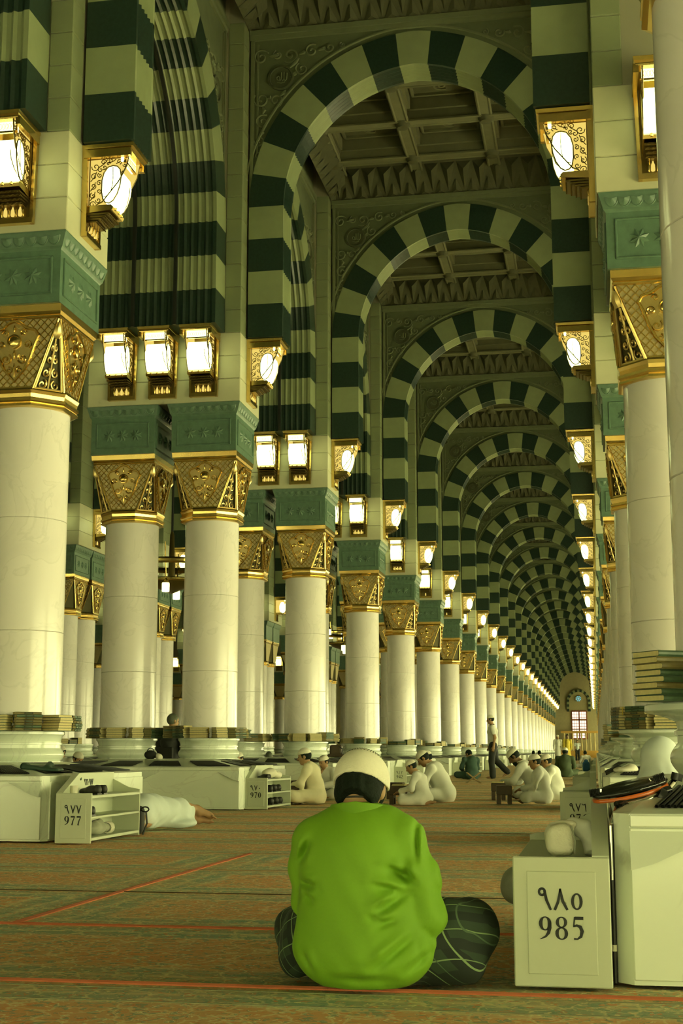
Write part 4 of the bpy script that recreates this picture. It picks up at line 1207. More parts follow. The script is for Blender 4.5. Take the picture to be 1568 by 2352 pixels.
# ------------------------------------------------------------------ books on the column bases
def book_mesh(cov):
    L_, W_, H_ = 0.235, 0.165, 0.0235
    b = MB(); q = 0.0025
    b.box(-L_/2, L_/2, -W_/2, W_/2, 0, q); b.box(-L_/2, L_/2, -W_/2, W_/2, H_ - q, H_)
    b.add([(-L_/2, -W_/2, 0), (L_/2, -W_/2, 0), (L_/2, -W_/2 - 0.005, H_*0.3), (-L_/2, -W_/2 - 0.005, H_*0.3), (-L_/2, -W_/2 - 0.005, H_*0.7), (L_/2, -W_/2 - 0.005, H_*0.7), (L_/2, -W_/2, H_), (-L_/2, -W_/2, H_)], [(0, 1, 2, 3), (3, 2, 5, 4), (4, 5, 6, 7)])
    c = b.mesh('book', cov)
    p = MB(); p.box(-L_/2 + 0.004, L_/2 - 0.004, -W_/2 + 0.002, W_/2 - 0.004, q, H_ - q)
    pm = p.mesh('pages', 'book_pages')
    return c, pm, joined([c, pm])
BK = [book_mesh('book_cover'), book_mesh('book_cover_brown')]
b = MB(); b.box(-0.004, 0.004, -0.0015, 0.0015, -0.05, 0.02); RIB = b.mesh('ribbon', 'ribbon')
b = MB(); b.box(-0.04, 0.04, -0.0895, -0.0872, 0.006, 0.0175); b.box(-0.028, 0.028, -0.0900, -0.0890, 0.009, 0.0145, 1); BTITLE = b.mesh('title_mark', ['ink', 'book_cover'])
def stack(cx, cy, ang, n, mode, where, detail, r0=0.405, posn='', tl=0.0):
    """ang: degrees round the column, -90 faces the camera; mode 0 spine out, 1 pages out, 2 end out"""
    a = math.radians(ang)
    rad = r0 + (0.088 if mode < 2 else 0.122)
    px_, py_ = cx + rad*math.cos(a), cy + rad*math.sin(a)
    base = a + math.pi/2 + (0 if mode == 0 else math.pi if mode == 1 else math.pi/2)
    for i in range(n):
        v = 0 if random.random() < 0.6 else 1
        c, pm, jn = BK[v]
        jx, jy = random.uniform(-0.008, 0.008), random.uniform(-0.008, 0.008)
        o = link('book', c if detail else jn, None, (px_ + jx, py_ + jy, 0.9312 + i*0.0242), base + random.uniform(-0.05, 0.05))
        lab = f"{('green', 'brown')[v]} book, {ORD[i+1]} from bottom, {posn} stack, {where}"
        tag(o, lab, 'book', 'books on the column bases')
        if detail:
            link('pages', pm, o)
            if mode == 0: link('title_mark', BTITLE, o)
            if i == n-1 and random.random() < 0.6: link('ribbon', RIB, o, (0.118 if mode != 1 else -0.118, -0.06, 0.0))
POSN = ['farthest left', 'second left', 'third left', 'middle', 'third right', 'second right', 'farthest right']
def ring(cx, cy, angs, modes, ns, where, detail, r0=0.405):
    for i, (a_, m_, n_) in enumerate(zip(angs, modes, ns)): stack(cx, cy, a_, n_, m_, where, detail, r0, POSN[i])
A7 = [-187, -155, -122, -90, -58, -25, 7]
ring(XL + 0.605, PY(1), A7[2:], [0, 1, 0, 2, 0], [6, 6, 7, 6, 6], "the first left pier", True)
ring(XL - 0.605, PY(2), A7, [0, 1, 0, 1, 2, 0, 2], [6, 5, 6, 6, 6, 6, 6], "the second left pier's outer column", True)
ring(XL + 0.605, PY(2), A7, [0, 2, 0, 1, 2, 0, 0], [7, 7, 7, 6, 6, 6, 5], "the second left pier's aisle column", True)
ring(XL + 0.605, PY(3), A7, [0, 2, 0, 1, 1, 0, 2], [6, 6, 6, 6, 6, 7, 6], "the third left pier's aisle column", False)
ring(XL - 0.605, PY(3), A7[4:], [0, 1, 2], [6, 6, 5], "the third left pier's outer column", False)
ring(XL + 0.605, PY(4), A7[1:], [0, 1, 0, 2, 0, 1], [5, 5, 6, 5, 4, 6], "the fourth left pier's aisle column", False)
stack(XR, PY(0), -146, 8, 2, 'the nearest right column', True, 0.40, 'left')
stack(XR, PY(0), -113, 7, 0, 'the nearest right column', True, 0.40, 'right')
stack(XR, PY(1), -165, 8, 0, 'the second right column', True, 0.40, 'left')
stack(XR, PY(1), -133, 8, 0, 'the second right column', True, 0.40, 'middle')
stack(XR, PY(1), -103, 6, 1, 'the second right column', True, 0.40, 'right')
stack(XR, PY(2), -160, 7, 2, 'the third right column', False, 0.40, 'left')
stack(XR, PY(2), -125, 3, 0, 'the third right column', False, 0.40, 'right')
# farther columns: one joined row of books each
def book_row(cx, cy, where):
    mb = MB(); mats = ['book_cover', 'book_pages', 'book_cover_brown']
    for a_ in range(-185, 10, 26):
        a = math.radians(a_); rad = 0.49; n = random.randint(4, 7); mode = random.randint(0, 1)
        M = T(cx + rad*math.cos(a), cy + rad*math.sin(a), 0.9312) @ RZ(a + math.pi/2 + mode*math.pi)
        for i in range(n):
            o = MB(); o.box(-0.117, 0.117, -0.085, 0.082, i*0.0242, i*0.0242 + 0.0225, 0 if random.random() < 0.6 else 2)
            o.box(-0.113, 0.113, -0.08, 0.084, i*0.0242 + 0.003, i*0.0242 + 0.0195, 1); mb.merge(o, M)
    o = link('book_row', mb.mesh('book_row', mats)); tag(o, f'rows of small stacked books around {where}', 'books', None, 'stuff')
for k in range(5, 13): book_row(XL + 0.605, PY(k), f'the {ORD[k]} left aisle-side column')
for k in range(3, 7): book_row(XR, PY(k), f'the {ORD[k+1]} right column')
book_row(XL - 0.605, PY(4), 'the fourth left pier, outer column')
for k in (4, 5): book_row(ROW2, PY(k) - 0.605, f'the {ORD[k-1]} pair in the second row')
# ------------------------------------------------------------------ cloth and skin colours
mat('skin', (0.40, 0.24, 0.11), 0.55, var=0.12, scale=20)
mat('skin_dark', (0.20, 0.12, 0.06), 0.55, var=0.12, scale=20)
mat('hair', (0.008, 0.016, 0.010), 0.75, spec=0.2, var=0.4, scale=60, bump=0.5, bscale=120)
mat('hair_grey', (0.10, 0.12, 0.07), 0.6, var=0.4, scale=60)
mat('cloth_white', (0.74, 0.76, 0.66), 0.85, var=0.06, scale=12, bump=0.1, bscale=18)
mat('cloth_cream', (0.70, 0.66, 0.44), 0.85, var=0.08, scale=12, bump=0.1, bscale=18)
mat('cap_white', (0.80, 0.78, 0.62), 0.9, var=0.05, scale=60, bump=0.25, bscale=150)
mat('cap_dots', (0.14, 0.15, 0.08), 0.9)
mat('shirt_green', (0.185, 0.40, 0.012), 0.75, var=0.10, scale=7, bump=0.06, bscale=60)
mat('shirt_collar', (0.15, 0.33, 0.010), 0.75)
mat('cloth_teal', (0.045, 0.10, 0.075), 0.85, var=0.2, scale=10)
mat('cloth_olive', (0.07, 0.105, 0.05), 0.85, var=0.2, scale=10)
mat('cloth_black', (0.012, 0.016, 0.012), 0.7, var=0.2, scale=10)
mat('cloth_yellow', (0.62, 0.50, 0.06), 0.8)
mat('cloth_blue', (0.02, 0.12, 0.28), 0.6)
mat('cloth_pale_blue', (0.66, 0.74, 0.70), 0.85, var=0.06, scale=9, bump=0.1, bscale=16)
mat('wood_dark', (0.055, 0.035, 0.012), 0.5, var=0.3, scale=20, stretch=(1, 6, 1))
mat('wood_light', (0.34, 0.24, 0.08), 0.5, var=0.2, scale=20)
mat('rubber_black', (0.010, 0.012, 0.010), 0.35)
mat('seat_gloss', (0.012, 0.014, 0.012), 0.15)
mat('seat_orange', (0.50, 0.11, 0.012), 0.3)
mat('steel', (0.62, 0.62, 0.55), 0.25, 1.0)
mat('shoe_dark', (0.02, 0.022, 0.016), 0.5)
mat('bag_grey', (0.36, 0.38, 0.28), 0.8, var=0.2, scale=14)
mat('bag_green', (0.018, 0.05, 0.03), 0.6)
mat('eye_dark', (0.01, 0.01, 0.008), 0.3)
def plaid():
    m = mat('plaid', (0.02, 0.04, 0.02), 0.85); nt = m.node_tree; p = nt.nodes['Principled BSDF']; N = nt.nodes.new; L = nt.links.new
    tc = N('ShaderNodeTexCoord'); mp = N('ShaderNodeMapping'); mp.inputs['Rotation'].default_value = (0.5, 0.25, 0.6); L(tc.outputs['Object'], mp.inputs[0])
    sp = N('ShaderNodeSeparateXYZ'); L(mp.outputs[0], sp.inputs[0])
    def lines(sock, per, w, off):
        a = N('ShaderNodeMath'); a.operation = 'ADD'; L(sock, a.inputs[0]); a.inputs[1].default_value = 10 + off
        b_ = N('ShaderNodeMath'); b_.operation = 'MODULO'; L(a.outputs[0], b_.inputs[0]); b_.inputs[1].default_value = per
        c = N('ShaderNodeMath'); c.operation = 'LESS_THAN'; L(b_.outputs[0], c.inputs[0]); c.inputs[1].default_value = w
        return c.outputs[0]
    col = (0.022, 0.045, 0.022, 1); last = None
    for sock, per, w, off, c in ((sp.outputs['X'], 0.085, 0.030, 0.02, (0.008, 0.016, 0.010, 1)), (sp.outputs['Z'], 0.085, 0.030, 0.0, (0.010, 0.020, 0.012, 1)), (sp.outputs['X'], 0.085, 0.0034, 0.0, (0.20, 0.30, 0.13, 1)), (sp.outputs['Z'], 0.085, 0.0034, 0.03, (0.18, 0.27, 0.12, 1)), (sp.outputs['X'], 0.085, 0.003, 0.05, (0.07, 0.12, 0.06, 1))):
        mx = N('ShaderNodeMix'); mx.data_type = 'RGBA'; L(lines(sock, per, w, off), mx.inputs[0])
        if last is None: mx.inputs[6].default_value = col
        else: L(last, mx.inputs[6])
        mx.inputs[7].default_value = c; last = mx.outputs[2]
    L(last, p.inputs['Base Color'])
plaid()

# ------------------------------------------------------------------ body parts
def basis(pitch, yaw_, roll=0.0):
    """columns right, forward, up; pitch down positive, yaw to the left positive (degrees)"""
    return R3(0, 0, yaw_) @ R3(-pitch, 0, 0) @ R3(0, roll, 0)
def head(sd, c, B, s=1.0):
    c = np.array(c, float); r, f, u = B[:, 0], B[:, 1], B[:, 2]
    at = lambda a, b_, d: c + (r*a + f*b_ + u*d)*s
    E_ = lambda p, rr, k=None, op=1: sd.ell(p, np.array(rr)*s, k, op, B)
    E_(at(0, -0.010, 0.022), (0.074, 0.094, 0.094)); E_(at(0, 0.030, -0.040), (0.058, 0.060, 0.072), 0.03); E_(at(0, 0.062, -0.088), (0.026, 0.022, 0.022), 0.025)
    sd.cap(at(0, 0.086, 0.012), at(0, 0.108, -0.026), 0.010*s, 0.014*s, 0.012)
    sd.cap(at(-0.04, 0.072, 0.030), at(0.04, 0.072, 0.030), 0.012*s, None, 0.012)
    sd.cap(at(-0.02, 0.082, -0.058), at(0.02, 0.082, -0.058), 0.008*s, None, 0.01)
    for q in (-1, 1):
        E_(at(q*0.032, 0.092, 0.008), (0.017, 0.012, 0.010), 0.01, -1)
        E_(at(q*0.076, -0.012, -0.006), (0.011, 0.022, 0.032), 0.008)
    return at
def eyes(root, at):
    for q in (-1, 1):
        b = MB(); b.sphere(at(q*0.031, 0.078, 0.010), 0.009, 8); build(b, 'eye', 'eye_dark', root, 60)
def cap_part(root, c, B, s, m='cap_white', h=0.010, hi=0.105, brim=0.036, tilt_=-6, name='cap'):
    c = np.array(c, float); r, f, u = B[:, 0], B[:, 1], B[:, 2]
    sd = SD(0.01).ell(c + (u*0.040 - f*0.010)*s, np.array((0.083, 0.104, hi - 0.015))*s, None, 1, B)
    n = u*math.cos(math.radians(tilt_)) + f*math.sin(math.radians(tilt_))
    soft(name, sd, h, m, root, fn=lambda P, d: np.maximum(d, brim*s - (P - c) @ n))
def hair_part(root, c, B, s, m='hair', h=0.010, low=-0.055, front=0.055, name='hair'):
    c = np.array(c, float); r, f, u = B[:, 0], B[:, 1], B[:, 2]
    sd = SD(0.01).ell(c + (u*0.022 - f*0.014)*s, np.array((0.081, 0.100, 0.101))*s, None, 1, B)
    def fn(P, d):
        Q = P - c; a = Q @ f; z = Q @ u
        return np.maximum(np.maximum(d, low*s - z), np.minimum(a - 0.018*s, a - (0.02 + (z/s - 0.03)*0.9)*s) - front*0.2*s)
    soft(name, sd, h, m, root, fn=fn)
def beard_part(root, c, B, s, m='hair'):
    c = np.array(c, float); r, f, u = B[:, 0], B[:, 1], B[:, 2]
    sd = SD(0.02).ell(c + (f*0.045 - u*0.085)*s, np.array((0.056, 0.050, 0.055))*s, None, 1, B).ell(c + (f*0.055 - u*0.125)*s, np.array((0.035, 0.03, 0.035))*s, None, 1, B)
    soft('beard', sd, 0.010, m, root, fn=lambda P, d: np.maximum(d, ((P - c) @ u) + 0.052*s))
def hand(sd, w, d, nrm_, s=1.0, curl=0.35, th=1):
    w, d = np.array(w, float), np.array(d, float); d /= np.linalg.norm(d)
    nrm_ = np.array(nrm_, float); nrm_ -= d*(nrm_ @ d); nrm_ /= np.linalg.norm(nrm_); x = np.cross(d, nrm_)
    sd.cap(w, w + d*0.05*s, 0.024*s, 0.026*s, 0.02); B = np.stack([x, d, nrm_], 1)
    sd.ell(w + d*0.055*s, np.array((0.042, 0.05, 0.018))*s, 0.015, 1, B)
    for i, (o, l) in enumerate(((-0.030, 0.062), (-0.010, 0.075), (0.011, 0.070), (0.030, 0.055))):
        a = w + (d*0.092 + x*o)*s; m_ = a + (d*l*0.55 - nrm_*l*curl*0.3)*s; e = m_ + (d*l*0.45 - nrm_*l*curl*0.7)*s
        sd.cap(a, m_, 0.0095*s, 0.009*s, 0.004); sd.cap(m_, e, 0.009*s, 0.0075*s, 0.004)
    a = w + (d*0.035 + x*0.036*th)*s; m_ = a + (d*0.03 + x*0.022*th - nrm_*0.012)*s; sd.cap(a, m_, 0.012*s, 0.010*s, 0.006); sd.cap(m_, m_ + (d*0.03 + x*0.004*th)*s, 0.010*s, 0.008*s, 0.004)
def foot(sd, ankle, toe, s=1.0):
    a, t_ = np.array(ankle, float), np.array(toe, float); d = (t_ - a)
    sd.cap(a, a + d*0.15 - np.array((0, 0, 0.02*s)), 0.034*s, 0.036*s, 0.02); sd.cap(a + d*0.1, a + d*0.72, 0.034*s, 0.028*s, 0.02)
    x = np.cross(d/np.linalg.norm(d), (0, 0, 1)); x /= np.linalg.norm(x) + 1e-6
    for i in range(5):
        p = a + d*0.74 + x*(i - 2)*0.016*s; sd.cap(p, p + d*(0.24 - 0.03*abs(i - 0.5)), 0.011*s, 0.009*s, 0.006)
def wrinkle(amp, f1=26, seed=0):
    o = seed*1.7
    return lambda P: amp*(np.sin(f1*(P[:, 0]*0.6 + P[:, 2]*0.9) + 3*np.sin(7*P[:, 1] + o) + o) + 0.7*np.sin(f1*1.6*(P[:, 1]*0.8 - P[:, 2]*0.5) + 2.5*np.sin(9*P[:, 0] + o)))
def sitter(label, loc, rz, sc=1.0, lean=0.12, pitch=25, hyaw=0, robe='cloth_white', legs=None, skin='skin', cap=True, hair='hair', beard=False, arms=None, seed=0, wide=1.0, capm='cap_white', kneel=False, collar=True, hh=0.011):
    t = thing('person', label, 'person', (loc[0], loc[1], 0), rz)
    v = lambda *a: np.array(a, float)*sc
    pel, wai, che, nek = v(0, 0, 0.12), v(0, lean*0.3, 0.29), v(0, lean*0.7, 0.45), v(0, lean + 0.01, 0.565)
    hc = nek + v(0, 0.035 + 0.0016*pitch, 0.125 - 0.0009*pitch)
    sh = [v(q*0.165*wide, lean*0.85, 0.515) for q in (-1, 1)]
    arms = arms or [[(-0.24, lean + 0.07, 0.29), (-0.10, lean + 0.27, 0.24)], [(0.24, lean + 0.07, 0.29), (0.10, lean + 0.27, 0.24)]]
    el = [v(*a[0]) for a in arms]; wr = [v(*a[1]) for a in arms]
    hip = [v(q*0.09, 0.02, 0.11) for q in (-1, 1)]
    if kneel: kn = [v(q*0.13, 0.36, 0.09) for q in (-1, 1)]; an = [v(q*0.10, -0.04, 0.06) for q in (-1, 1)]
    else: kn = [v(q*0.30, 0.27, 0.12) for q in (-1, 1)]; an = [v(-q*0.06, 0.33, 0.055) for q in (-1, 1)]
    B = basis(pitch, hyaw)
    # the body
    sd = SD(0.03); at = head(sd, hc, B, sc)
    sd.cap(nek - v(0, 0.01, 0.03), hc - B[:, 2]*0.05*sc, 0.052*sc, 0.046*sc)
    sd.chain([pel, wai, che, nek], [0.13*sc, 0.11*sc, 0.12*sc, 0.055*sc])
    for q in (0, 1):
        sd.chain([che + (sh[q]-che)*0.4, sh[q], el[q], wr[q]], [0.05*sc, 0.05*sc, 0.036*sc, 0.027*sc])
        d = wr[q] - el[q]; hand(sd, wr[q], d + v(0, 0.05, -0.02), (0, 0, 1), sc, 0.5, 1 if q == 0 else -1)
        sd.chain([hip[q], kn[q], an[q]], [0.075*sc, 0.055*sc, 0.04*sc])
        foot(sd, an[q], an[q] + v((-0.2 if q else 0.2) if not kneel else 0, 0.04 if not kneel else -0.2, -0.012), sc)
    soft('body', sd, hh, skin, t, zmin=0.0)
    eyes(t, at)
    # robe
    rb = SD(0.045); kk = 0.02
    rb.ell(pel, v(0.185*wide, 0.165, 0.14)); rb.cap(pel, wai, 0.15*sc*wide, 0.135*sc*wide); rb.cap(wai, che, 0.135*sc*wide, 0.142*sc*wide)
    rb.cap(che, nek - v(0, 0.005, 0.02), 0.13*sc, 0.062*sc); rb.cap(sh[0], sh[1], 0.062*sc)
    for q in (0, 1): rb.chain([sh[q], el[q], wr[q] - (wr[q]-el[q])*0.08], [0.068*sc, 0.058*sc, 0.046*sc], kk)
    lg = rb if legs is None else SD(0.04)
    for q in (0, 1): lg.chain([hip[q], kn[q], an[q] + (kn[q]-an[q])*0.18], [0.105*sc, 0.082*sc, 0.062*sc], 0.04)
    soft('robe' if legs is None else 'shirt', rb, 0.014*max(sc, 0.85), robe, t, disp=wrinkle(0.0055, seed=seed), zmin=0.004)
    if legs: soft('trousers', lg, 0.014, legs, t, disp=wrinkle(0.003, seed=seed + 2), zmin=0.004)
    if collar:
        b = MB(); nb = nek + v(0, 0.002, 0.015)
        b.tube([nb + B[:, 0]*0.062*sc*math.cos(a) + v(0, 1, -0.25)*0.060*math.sin(a) for a in [2*math.pi*i/16 for i in range(16)]], 0.012*sc, 5, closed=True); build(b, 'collar', robe, t, 60)
    hair_part(t, hc, B, sc, hair)
    if cap: cap_part(t, hc, B, sc, capm)
    if beard: beard_part(t, hc, B, sc)
    return t

# ------------------------------------------------------------------ the man in the green shirt
MX, MY = -0.749, 4.60
def green_man():
    t = thing('person', 'person in bright green shirt and white cap sitting on the carpet, back to the camera', 'person', (MX, MY, 0))
    W_ = lambda px, py, Y: pix(px, py, Y) - np.array((MX, MY, 0))
    v = lambda *a: np.array(a, float)
    hc = v(-0.028, 0.085, 0.609); B = basis(38, -3, 2)
    # body
    sd = SD(0.025); at = head(sd, hc, B, 1.0)
    nek = v(-0.020, 0.03, 0.530)
    sd.cap(nek, hc - B[:, 2]*0.04 - B[:, 1]*0.012, 0.052, 0.054)
    sd.chain([v(0, 0, 0.13), v(0, 0, 0.30), v(-0.005, 0, 0.45), nek], [0.12, 0.09, 0.085, 0.05])
    for q, sh, el, wr in ((-1, v(-0.180, 0.01, 0.455), v(-0.195, 0.05, 0.26), v(-0.08, 0.24, 0.20)), (1, v(0.130, 0.0, 0.455), v(0.195, -0.005, 0.225), v(0.12, 0.22, 0.19))):
        sd.chain([nek - v(0, 0, 0.06), sh, el, wr], [0.045, 0.042, 0.034, 0.028]); hand(sd, wr, v(-q*0.1, 0.2, -0.05), (0, 0, 1), 1.0, 0.5, -q)
    for q in (-1, 1):
        sd.chain([v(q*0.1, 0.0, 0.11), v(q*0.27 + 0.03, 0.18, 0.13), v(-q*0.05, 0.34, 0.06)], [0.08, 0.06, 0.042]); foot(sd, v(-q*0.05, 0.34, 0.06), v(-q*0.24, 0.36, 0.045))
    soft('body', sd, 0.008, 'skin', t, zmin=0.0)
    eyes(t, at)
    # shirt
    s_ = SD(0.05)
    s_.ell(v(-0.002, 0.0, 0.125), v(0.236, 0.175, 0.150)); s_.ell(v(-0.012, -0.005, 0.24), v(0.208, 0.150, 0.17)); s_.ell(v(-0.025, -0.005, 0.38), v(0.190, 0.140, 0.17))
    s_.cap(v(-0.165, 0.015, 0.452), v(0.115, 0.01, 0.455), 0.078, 0.078, 0.04); s_.cap(v(-0.085, 0.02, 0.500), v(0.055, 0.02, 0.500), 0.068, 0.068, 0.05); s_.cap(v(-0.022, 0.03, 0.485), v(-0.024, 0.045, 0.510), 0.09, 0.072, 0.04)
    a = SD(0.03)
    a.chain([v(0.120, 0.005, 0.458), v(0.165, -0.005, 0.35), v(0.198, -0.01, 0.225), v(0.150, 0.16, 0.195)], [0.078, 0.072, 0.063, 0.05])
    a.chain([v(-0.180, 0.02, 0.445), v(-0.196, 0.035, 0.36), v(-0.196, 0.05, 0.255), v(-0.10, 0.22, 0.20)], [0.068, 0.060, 0.052, 0.046])
    folds = []
    for (x0, y0, x1, y1, dp, w) in ((884, 1996, 940, 2030, 0.020, 0.014), (852, 2035, 925, 2056, 0.012, 0.012), (858, 2103, 930, 2056, 0.014, 0.013), (840, 2105, 880, 2117, 0.008, 0.010), (855, 2232, 955, 2148, 0.014, 0.014), (676, 2032, 722, 2040, 0.013, 0.012), (690, 2060, 716, 2078, 0.010, 0.012), (690, 1968, 696, 1930, 0.008, 0.012), (676, 1985, 688, 1945, 0.008, 0.010), (700, 1930, 676, 1985, 0.008, 0.012), (944, 1890, 950, 1985, 0.012, 0.008), (918, 1985, 938, 2030, 0.014, 0.012), (975, 2150, 980, 2210, 0.005, 0.012), (955, 2155, 962, 2220, 0.005, 0.011), (860, 2130, 912, 2112, 0.009, 0.012), (690, 2190, 710, 2240, 0.009, 0.012), (760, 2250, 900, 2255, 0.006, 0.014), (965, 1925, 985, 2020, 0.008, 0.014), (985, 2020, 1005, 2110, 0.008, 0.014), (930, 2240, 985, 2190, 0.010, 0.012)):
        folds.append((W_(x0, y0, 4.46), W_(x1, y1, 4.46), dp, w))
    def disp(P):
        d = np.zeros(len(P)); back = 1/(1 + np.exp((P[:, 1] - 0.02)/0.02))
        for A_, B_, dp, w in folds:
            q = P[:, [0, 2]]; a_, b_ = A_[[0, 2]], B_[[0, 2]]; ba = b_ - a_
            tt = np.clip(((q - a_) @ ba)/(ba @ ba), 0, 1); dv = q - a_ - tt[:, None]*ba
            nn = np.array((-ba[1], ba[0]))/np.linalg.norm(ba); sg = dv @ nn; ds = np.linalg.norm(dv, axis=1)
            tp = np.sin(np.pi*np.clip(tt*0.9 + 0.05, 0, 1))
            dp = dp*1.5
            d += back*tp*(dp*np.exp(-(ds/w)**2) - dp*0.55*np.exp(-((ds - 1.9*w)/w)**2)*(sg > 0))
        return d + 0.0022*np.sin(40*P[:, 2] + 6*np.sin(9*P[:, 0]))*np.sin(23*P[:, 0] + 2)
    def both(P):
        return smin(s_(P), a(P), 0.012)
    class U(SD):
        def __call__(s2, P): return both(P)
        def bounds(s2, pad=0.03):
            l1, h1 = s_.bounds(pad); l2, h2 = a.bounds(pad); return np.minimum(l1, l2), np.maximum(h1, h2)
    soft('shirt', U(), 0.0072, 'shirt_green', t, disp=disp, zmin=0.004)
    # stand collar
    b = MB(); n = 28; ring_ = []
    for i in range(n + 1):
        an = math.radians(-215 + 250*i/n)
        c_ = v(-0.024, 0.040, 0.548)
        rx, ry = 0.097, 0.088
        lo_ = c_ + v(rx*1.10*math.cos(an), ry*1.10*math.sin(an), -0.010 - 0.030*(-math.sin(an)) * 0.2 - 0.02*abs(math.cos(an)))
        hi_ = c_ + v(rx*0.93*math.cos(an), ry*0.93*math.sin(an), 0.034 - 0.014*abs(math.cos(an)))
        ring_.append((lo_, hi_))
    vs = []; fs = []
    for lo_, hi_ in ring_:
        o_ = (lo_ - v(-0.024, 0.040, 0.548)); o_[2] = 0; o_ = o_/np.linalg.norm(o_)*0.006
        vs += [lo_ + o_, hi_ + o_, hi_ - o_*0.3, lo_ - o_*0.3]
    for i in range(n):
        for j in range(4): fs.append((4*i+j, 4*i+(j+1) % 4, 4*i+4+(j+1) % 4, 4*i+4+j))
    fs += [(0, 1, 2, 3), (4*n+3, 4*n+2, 4*n+1, 4*n)]
    b.add(vs, fs); build(b, 'collar', 'shirt_collar', t, 50)
    b = MB(); b.tube([v(-0.024, 0.05, 0.586) + v(0.060*math.cos(q), 0.060*math.sin(q), 0.010*math.sin(-q)) for q in [2*math.pi*i/24 for i in range(24)]], 0.0035, 5, closed=True); build(b, 'neck_cord', 'track_black', t, 60)
    # plaid sarong
    l = SD(0.05)
    l.chain([v(0.11, 0.03, 0.12), v(0.23, 0.10, 0.150), v(0.318, 0.18, 0.170)], [0.12, 0.105, 0.088]); l.chain([v(0.318, 0.18, 0.165), v(0.26, 0.27, 0.09), v(0.05, 0.38, 0.075)], [0.086, 0.08, 0.07]); l.ell(v(0.24, 0.11, 0.06), v(0.13, 0.12, 0.075))
    l.chain([v(-0.11, 0.03, 0.12), v(-0.20, 0.14, 0.130), v(-0.255, 0.22, 0.130)], [0.12, 0.10, 0.085]); l.chain([v(-0.255, 0.22, 0.130), v(-0.2, 0.3, 0.09), v(0.0, 0.38, 0.075)], [0.085, 0.075, 0.07])
    l.ell(v(-0.25, 0.10, 0.095), v(0.055, 0.08, 0.085), 0.03); l.ell(v(0.275, 0.17, 0.085), v(0.105, 0.11, 0.10), 0.05)
    soft('sarong', l, 0.010, 'plaid', t, disp=wrinkle(0.004, 34, 3), zmin=0.002)
    # hair
    r, f, u = B[:, 0], B[:, 1], B[:, 2]
    hs = SD(0.02).ell(hc + u*0.018 - f*0.014, v(0.0860, 0.104, 0.105), None, 1, B).ell(hc - u*0.050 - f*0.050, v(0.066, 0.046, 0.052), 0.04, 1, B)
    def hfn(P, d):
        Q = P - hc; a_ = Q @ f; z = Q @ u; x_ = np.abs(Q @ r)
        d = np.maximum(d, a_ - 0.030)                                   # open towards the face
        d = np.maximum(d, (-0.060 - 6.0*x_*x_) - z)                 # hairline on the nape
        ear = np.sqrt(((x_ - 0.082)/0.03)**2 + ((a_ + 0.008)/0.022)**2 + ((z + 0.02)/0.04)**2) - 1
        return np.maximum(d, -ear*0.02)
    soft('hair', hs, 0.005, 'hair', t, fn=hfn, disp=lambda P: 0.0022*np.sin(150*((P - hc) @ r) + 22*((P - hc) @ u) + 3*np.sin(40*((P - hc) @ r))))
    # knitted cap with a ring of holes
    n_ = u*math.cos(math.radians(-20)) + f*math.sin(math.radians(-20))
    cs = SD(0.012).ell(hc + u*0.034 - f*0.014, v(0.0945, 0.118, 0.102), None, 1, B)
    soft('cap', cs, 0.005, 'cap_white', t, fn=lambda P, d: np.maximum(d, 0.034 - 2.2*((P - hc) @ r)**2 - (P - hc) @ n_))
    capo = t.children[-1]
    dots = MB()
    cc = hc + u*0.034 - f*0.014
    for row in range(3):
        for i in range(46):
            an = 2*math.pi*(i + 0.5*(row % 2))/46; el_ = math.radians(38 + 7*row)
            dr = r*math.cos(an)*math.cos(el_) + f*math.sin(an)*math.cos(el_) + n_*math.sin(el_)
            lo_, hi_ = 0.03, 0.16
            for _ in range(24):
                mid = (lo_ + hi_)/2
                if cs((cc + dr*mid)[None])[0] < 0: lo_ = mid
                else: hi_ = mid
            p = cc + dr*(lo_ - 0.0005)
            dots.sphere(tuple(p), 0.0026, 6)
    build(dots, 'eyelet', 'cap_dots', capo)['kind'] = 'stuff'
    return t
green_man()

# ------------------------------------------------------------------ worshippers
LEFT = math.pi/2
def gp(px, py): return ground(px, py)
sitter('person in cream robe and white cap sitting sideways beyond the rack numbered 970', gp(724, 1846), LEFT, 0.99, 0.10, 14, 0, 'cloth_cream', seed=1)
sitter('young person in white with hand to chin, between two white-capped sitters left', gp(757, 1836), math.pi - 0.5, 0.86, 0.10, 18, -12, 'cloth_white', seed=2, arms=[[(-0.24, 0.17, 0.29), (-0.10, 0.37, 0.24)], [(0.20, 0.26, 0.27), (0.05, 0.23, 0.46)]])
sitter('small child in white robe and cap kneeling right of the green shirt', gp(972, 1849), LEFT, 0.80, 0.12, 30, 0, 'cloth_white', seed=3, kneel=True)
sitter('adult in white robe bending forward beside the kneeling child', gp(1022, 1842), LEFT, 0.98, 0.22, 42, 0, 'cloth_white', seed=4, wide=1.1)
sitter('person in white cap half hidden behind the bending adult', gp(1010, 1832), LEFT, 0.96, 0.14, 25, 0, 'cloth_white', seed=5)
sitter('dark-haired person in teal shirt reading on the floor, seen from behind', gp(1084, 1790), 0.55, 1.03, 0.08, 35, 20, 'cloth_teal', 'cloth_teal', cap=False, seed=6, wide=1.15)
sitter('bearded person in white robe and cap leaning over a low book stand', gp(1237, 1836), LEFT - 0.1, 1.02, 0.26, 45, 0, 'cloth_white', seed=7, skin='skin_dark', beard=True, arms=[[(-0.24, 0.36, 0.27), (-0.10, 0.55, 0.26)], [(0.24, 0.33, 0.28), (0.10, 0.50, 0.24)]])
sitter('boy in white robe and cap sitting in front of the bearded reader', gp(1247, 1846), LEFT, 0.88, 0.06, 14, 8, 'cloth_white', seed=8)
